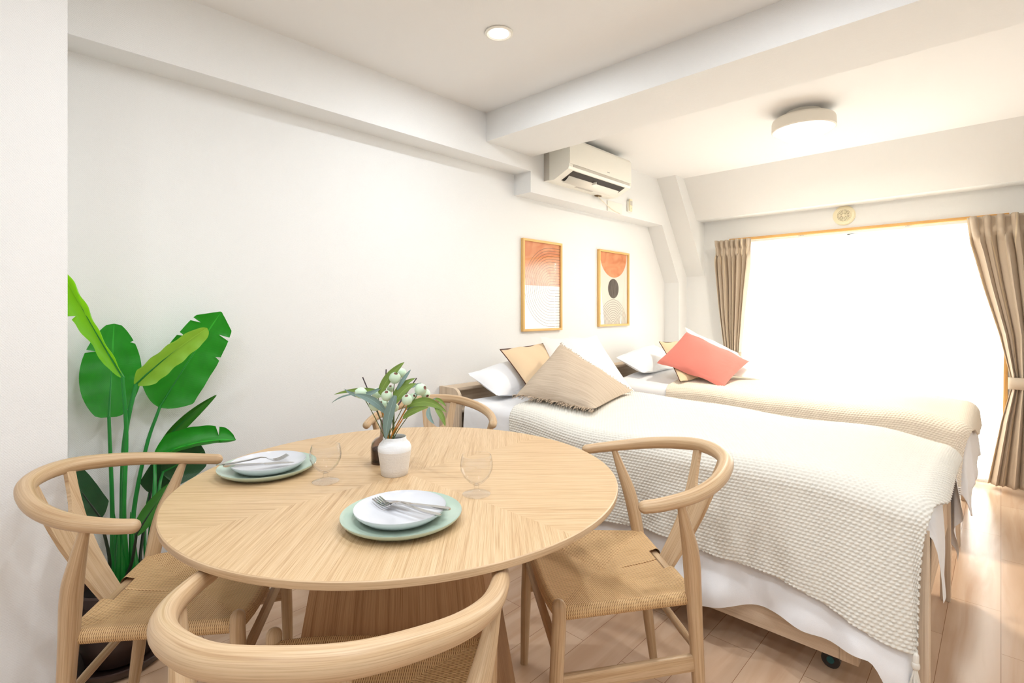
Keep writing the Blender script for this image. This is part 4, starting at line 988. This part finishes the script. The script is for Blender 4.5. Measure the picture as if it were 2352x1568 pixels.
def cloth(name, f, s0, smax, tmin, tmax, ns, nt, mat, label, cat, knit=None, thick=0.006, grp=None):
    """smax(v) end along the bed for cross position v; tmin(u)/tmax(u) side hems"""
    S_ = np.zeros((ns + 1, nt + 1)); T_ = np.zeros_like(S_)
    P = np.zeros((ns + 1, nt + 1, 3))
    for j in range(nt + 1):
        v = j / nt
        for i in range(ns + 1):
            u = i / ns
            t0 = tmin(u); t1 = tmax(u); tt = t0 + (t1 - t0) * v
            sa = s0(v) if callable(s0) else s0
            ss = sa + (smax(tt) - sa) * u
            S_[i, j] = ss; T_[i, j] = tt; P[i, j] = f(ss, tt)
    if knit:
        a, c, hgt = knit
        du = np.gradient(P, axis=0); dv = np.gradient(P, axis=1); N = np.cross(du, dv); N /= (np.linalg.norm(N, axis=2, keepdims=True) + 1e-9)
        row = np.floor(T_ / c); off = (row % 2) * 0.5
        hh = np.abs(np.sin(np.pi * (S_ / a + off + 0.18 * np.sin(np.pi * T_ / c * 2)))) ** 0.9 * np.abs(np.sin(np.pi * T_ / c)) ** 0.8
        up = np.sign(N[ns // 2, nt // 2, 2])
        P = P + N * up * (hh * hgt)[..., None]
    vs = P.reshape(-1, 3); nv = nt + 1
    ii, jj = np.meshgrid(np.arange(ns), np.arange(nt), indexing='ij'); q = (ii * nv + jj).ravel()
    F = np.stack([q, q + nv, q + nv + 1, q + 1], axis=1)
    me = bpy.data.meshes.new(name); me.from_pydata(vs.tolist(), [], F.tolist()); me.materials.append(mat)
    me.polygons.foreach_set('use_smooth', [True] * len(me.polygons)); me.update()
    o = bpy.data.objects.new(name, me); C.objects.link(o)
    if thick: sm = o.modifiers.new('thick', 'SOLIDIFY'); sm.thickness = thick; sm.offset = -1 if True else 0
    return tag(o, label, cat, grp)
# near duvet
def sm1(t): return FX + 0.0 + 0.25 * smoothstep(BY0 - 0.05, BY0 + 0.04, t) * (1 - smoothstep(1.97, 2.12, t)) + 0.015 + 0.24 * smoothstep(2.60, 2.71, t)
dv = cloth('duvet', fn1, -2.09, sm1, lambda u: BY0 - 0.535 + 0.085 * smoothstep(0.5, 0.85, u) - 0.008 * math.sin(31 * u) - 0.17 * smoothstep(0.925, 0.98, u), lambda u: BY1 + 0.36, 190, 150, M['white_cloth'], 'white cotton duvet on the near bed, hanging below the ivory knit throw', 'duvet', thick=0.0)
kb = cloth('throw_blanket', fn1b, lambda v: -1.70 - 0.07 * math.sin(PI * v), lambda t: FX + 0.012 + 0.04 * smoothstep(BY0, BY0 + 0.2, t), lambda u: BY0 - 0.345 - 0.03 * math.sin(3 * PI * u) * 0.5 - 0.065 * smoothstep(0.75, 1, u),
           lambda u: BY1 + 0.30, 560, 560, M['knit'], 'ivory chunky knit throw spread over the near bed', 'blanket', knit=(0.0140, 0.0112, 0.0062))
# tassel at the throw corner
cp = fn1b(FX + 0.012, BY0 - 0.415)
ts = MB(); ts.tube([cp + Vector((0, -0.004, 0.005)), cp + Vector((0, -0.006, -0.012))], 0.008, 12); ts.tube([cp + Vector((0, -0.006, -0.018)), cp + Vector((0, -0.006, -0.024))], 0.010, 12)
for k in range(26):
    a = 2 * PI * k / 26; r_ = random.uniform(0.006, 0.016)
    ts.tube([cp + Vector((0.003 * math.cos(a), -0.006 + 0.003 * math.sin(a), -0.032)), cp + Vector((r_ * math.cos(a), -0.006 + r_ * math.sin(a), -0.082))], 0.0016, 5, cap=False)
ts.build('tassel', M['knit'], kb, world=True)
# hanging duvet corner with care label past the foot of the near bed
def sm2(t): return FX + 0.05 + 0.30 * smoothstep(GY0 - 0.1, GY0 + 0.25, t)
d2 = cloth('duvet', fn2, -2.09, lambda t: FX + 0.03 + 0.25, lambda u: GY0 - 0.30, lambda u: GY1 + 0.12, 170, 130, M['white_cloth'], 'white cotton duvet on the bed by the window, hanging over its footboard', 'duvet')
k2 = cloth('throw_blanket', fn2b, lambda v: -1.64 - 0.05 * math.sin(PI * v), lambda t: FX + 0.06 + 0.10 * smoothstep(GY0, GY0 + 0.4, t), lambda u: GY0 - 0.36, lambda u: GY1 + 0.10, 480, 440, M['knit2'],
           'cream yellow chunky knit throw on the bed by the window', 'blanket', knit=(0.0140, 0.0112, 0.005))
cp = fn1(FX + 0.10, BY1 + 0.30)
lb = MB(); lb.box(at(2199, 1128, 2.13), (0.003, 0.030, 0.034), 0, 0.0, Matrix.Rotation(-0.75, 3, 'Z')); care = lb.build('care_label', M['label'], dv, world=True); care['label'] = 'white printed care label'
lb = MB()
for k in range(4): lb.box(at(2199, 1128, 2.13) + Vector((0.0022, 0.0, 0.012 - 0.008 * k)), (0.0008, 0.020, 0.0025), 0, 0.0, Matrix.Rotation(-0.75, 3, 'Z'))
lb.build('care_print', M['label_ink'], care, world=True)

# ------------------------------------------------------------------ pillows and cushions
def cushion(name, label, cat, cs, puff, mat, grp=None, piping=False, fringe=False, seed=0, pinch=0.10, sag=0.0):
    A, B, Cc, D = [Vector(c) for c in cs]      # bottom-left, bottom-right, top-right, top-left
    ctr = (A + B + Cc + D) / 4; nrm = ((B - A).cross(D - A)).normalized()
    base = ctr.copy(); base.z = min(c.z for c in (A, B, Cc, D))
    o = thing(name, label, cat, tuple(base), group=grp)
    rr = random.Random(seed); ph = [rr.uniform(0, 6) for _ in range(6)]
    N = 36
    def flat(u, v):
        # edges pulled inwards between the corners
        uu = u * 2 - 1; vv = v * 2 - 1
        k = pinch * 0.5
        uu2 = uu * (1 - k * (1 - vv * vv)); vv2 = vv * (1 - k * (1 - uu * uu))
        u_ = (uu2 + 1) / 2; v_ = (vv2 + 1) / 2
        return (A * (1 - u_) + B * u_) * (1 - v_) + (D * (1 - u_) + Cc * u_) * v_
    def thick(u, v):
        uu = abs(u * 2 - 1); vv = abs(v * 2 - 1)
        h = (1 - uu ** 2.2) ** 0.65 * (1 - vv ** 2.2) ** 0.65
        wr = 0.05 * math.sin(9 * u + ph[0]) * math.sin(7 * v + ph[1]) + 0.04 * math.sin(17 * u + 6 * v + ph[2])
        return puff * (h * (1 + wr)) * (1 - sag * v)
    P = []; Q = []; U = []
    for i in range(N + 1):
        r1 = []; r2 = []; ur = []
        for j in range(N + 1):
            u = i / N; v = j / N; p = flat(u, v); h = thick(u, v)
            wv = nrm * 0.006 * math.sin(14 * u + ph[3]) * (abs(v - 0.5) > 0.45)
            r1.append(p + nrm * h + wv); r2.append(p - nrm * h * 0.8 + wv); ur.append((u * 0.45, v * 0.45))
        P.append(r1); Q.append(r2); U.append(ur)
    b = MB(); b.grid(P, U); b.grid([r_[::-1] for r_ in Q], [r_[::-1] for r_ in U])
    body = b.build('cover', mat, o, world=True, smooth=70)
    if piping:
        e = [flat(i / N, 1) for i in range(N + 1)]; b = MB(); b.tube(e, 0.0028, 8, cap=False)
        e = [flat(0, i / N) for i in range(N + 1)]; b.tube(e, 0.0028, 8, cap=False); e = [flat(1, i / N) for i in range(N + 1)]; b.tube(e, 0.0028, 8, cap=False)
        b.build('piping', M['piping'], o, world=True)
    if fringe:
        for (fa, fb, outd) in ((lambda s: flat(s, 0), None, Vector((A.x - D.x, A.y - D.y, 0)).normalized()), (lambda s: flat(s, 1), None, (D - A).normalized())):
            b = MB()
            for k in range(150):
                s = k / 149; p = fa(s) + nrm * rr.uniform(-0.004, 0.004); L = rr.uniform(0.022, 0.042) if outd.z == 0 else rr.uniform(0.006, 0.016)
                d = (outd + Vector((rr.uniform(-.5, .5), rr.uniform(-.5, .5), rr.uniform(-.5, .2)))).normalized()
                q = p + d * L; q.z = max(q.z, 0.683)
                b.tube([p, (p + q) / 2 + Vector((0, 0, 0.003)), q], 0.0014, 4, cap=False)
            b.build('fringe', M['fringe'], o, world=True)
    return o
def bow(o): return o
cushion('pillow', 'white bed pillow against the headboard of the near bed', 'pillow', [(-1.93, 1.93, .70), (-1.95, 2.55, .70), (-2.19, 2.55, .86), (-2.16, 1.92, .80)], 0.08, M['white_cloth'], seed=1, pinch=0.04)
cushion('pillow', 'white bed pillow against the headboard of the bed by the window', 'pillow', [(-1.93, 3.46, .69), (-1.95, 4.1, .69), (-2.19, 4.1, .86), (-2.16, 3.45, .79)], 0.085, M['white_cloth'], seed=2, pinch=0.04)
CG = 'cushions on the near bed'; CG2 = 'cushions on the bed by the window'
cushion('cushion', 'tan cushion with dark brown piping leaning on the near bed pillow', 'cushion', [(-1.78, 2.06, .685), (-1.80, 2.50, .70), (-2.08, 2.53, .955), (-2.085, 2.10, .932)], 0.05, M['tan'], CG, piping=True, seed=3)
cushion('cushion', 'plain white square cushion standing behind the taupe cushion', 'cushion', [(-1.70, 2.20, .70), (-1.51, 2.60, .695), (-1.90, 2.80, .99), (-2.07, 2.44, .985)], 0.055, M['white_cushion'], CG, seed=4)
cushion('cushion', 'taupe crinkled gauze cushion with fringed edges, frontmost on the near bed', 'cushion', [(-1.79, 1.92, .728), (-1.385, 2.02, .692), (-1.465, 2.50, .715), (-1.83, 2.33, .965)], 0.085, M['taupe'], CG, fringe=True, seed=5, pinch=0.08)
cushion('cushion', 'tan cushion with dark piping half hidden behind the coral cushion', 'cushion', [(-1.60, 3.37, .665), (-1.45, 3.75, .69), (-1.80, 4.02, .91), (-1.905, 3.655, .915)], 0.05, M['tan'], CG2, piping=True, seed=6)
cushion('cushion', 'white cushion behind the coral cushion on the bed by the window', 'cushion', [(-1.52, 3.58, .69), (-1.22, 3.82, .685), (-1.50, 4.15, .82), (-1.845, 3.97, 1.018)], 0.05, M['white_cushion'], CG2, seed=7)
cushion('cushion', 'coral pink rectangular cushion on the bed by the window', 'cushion', [(-1.816, 3.445, .778), (-1.325, 3.42, .650), (-1.285, 3.80, .800), (-1.745, 3.785, .995)], 0.055, M['coral'], CG2, seed=8, pinch=0.08)
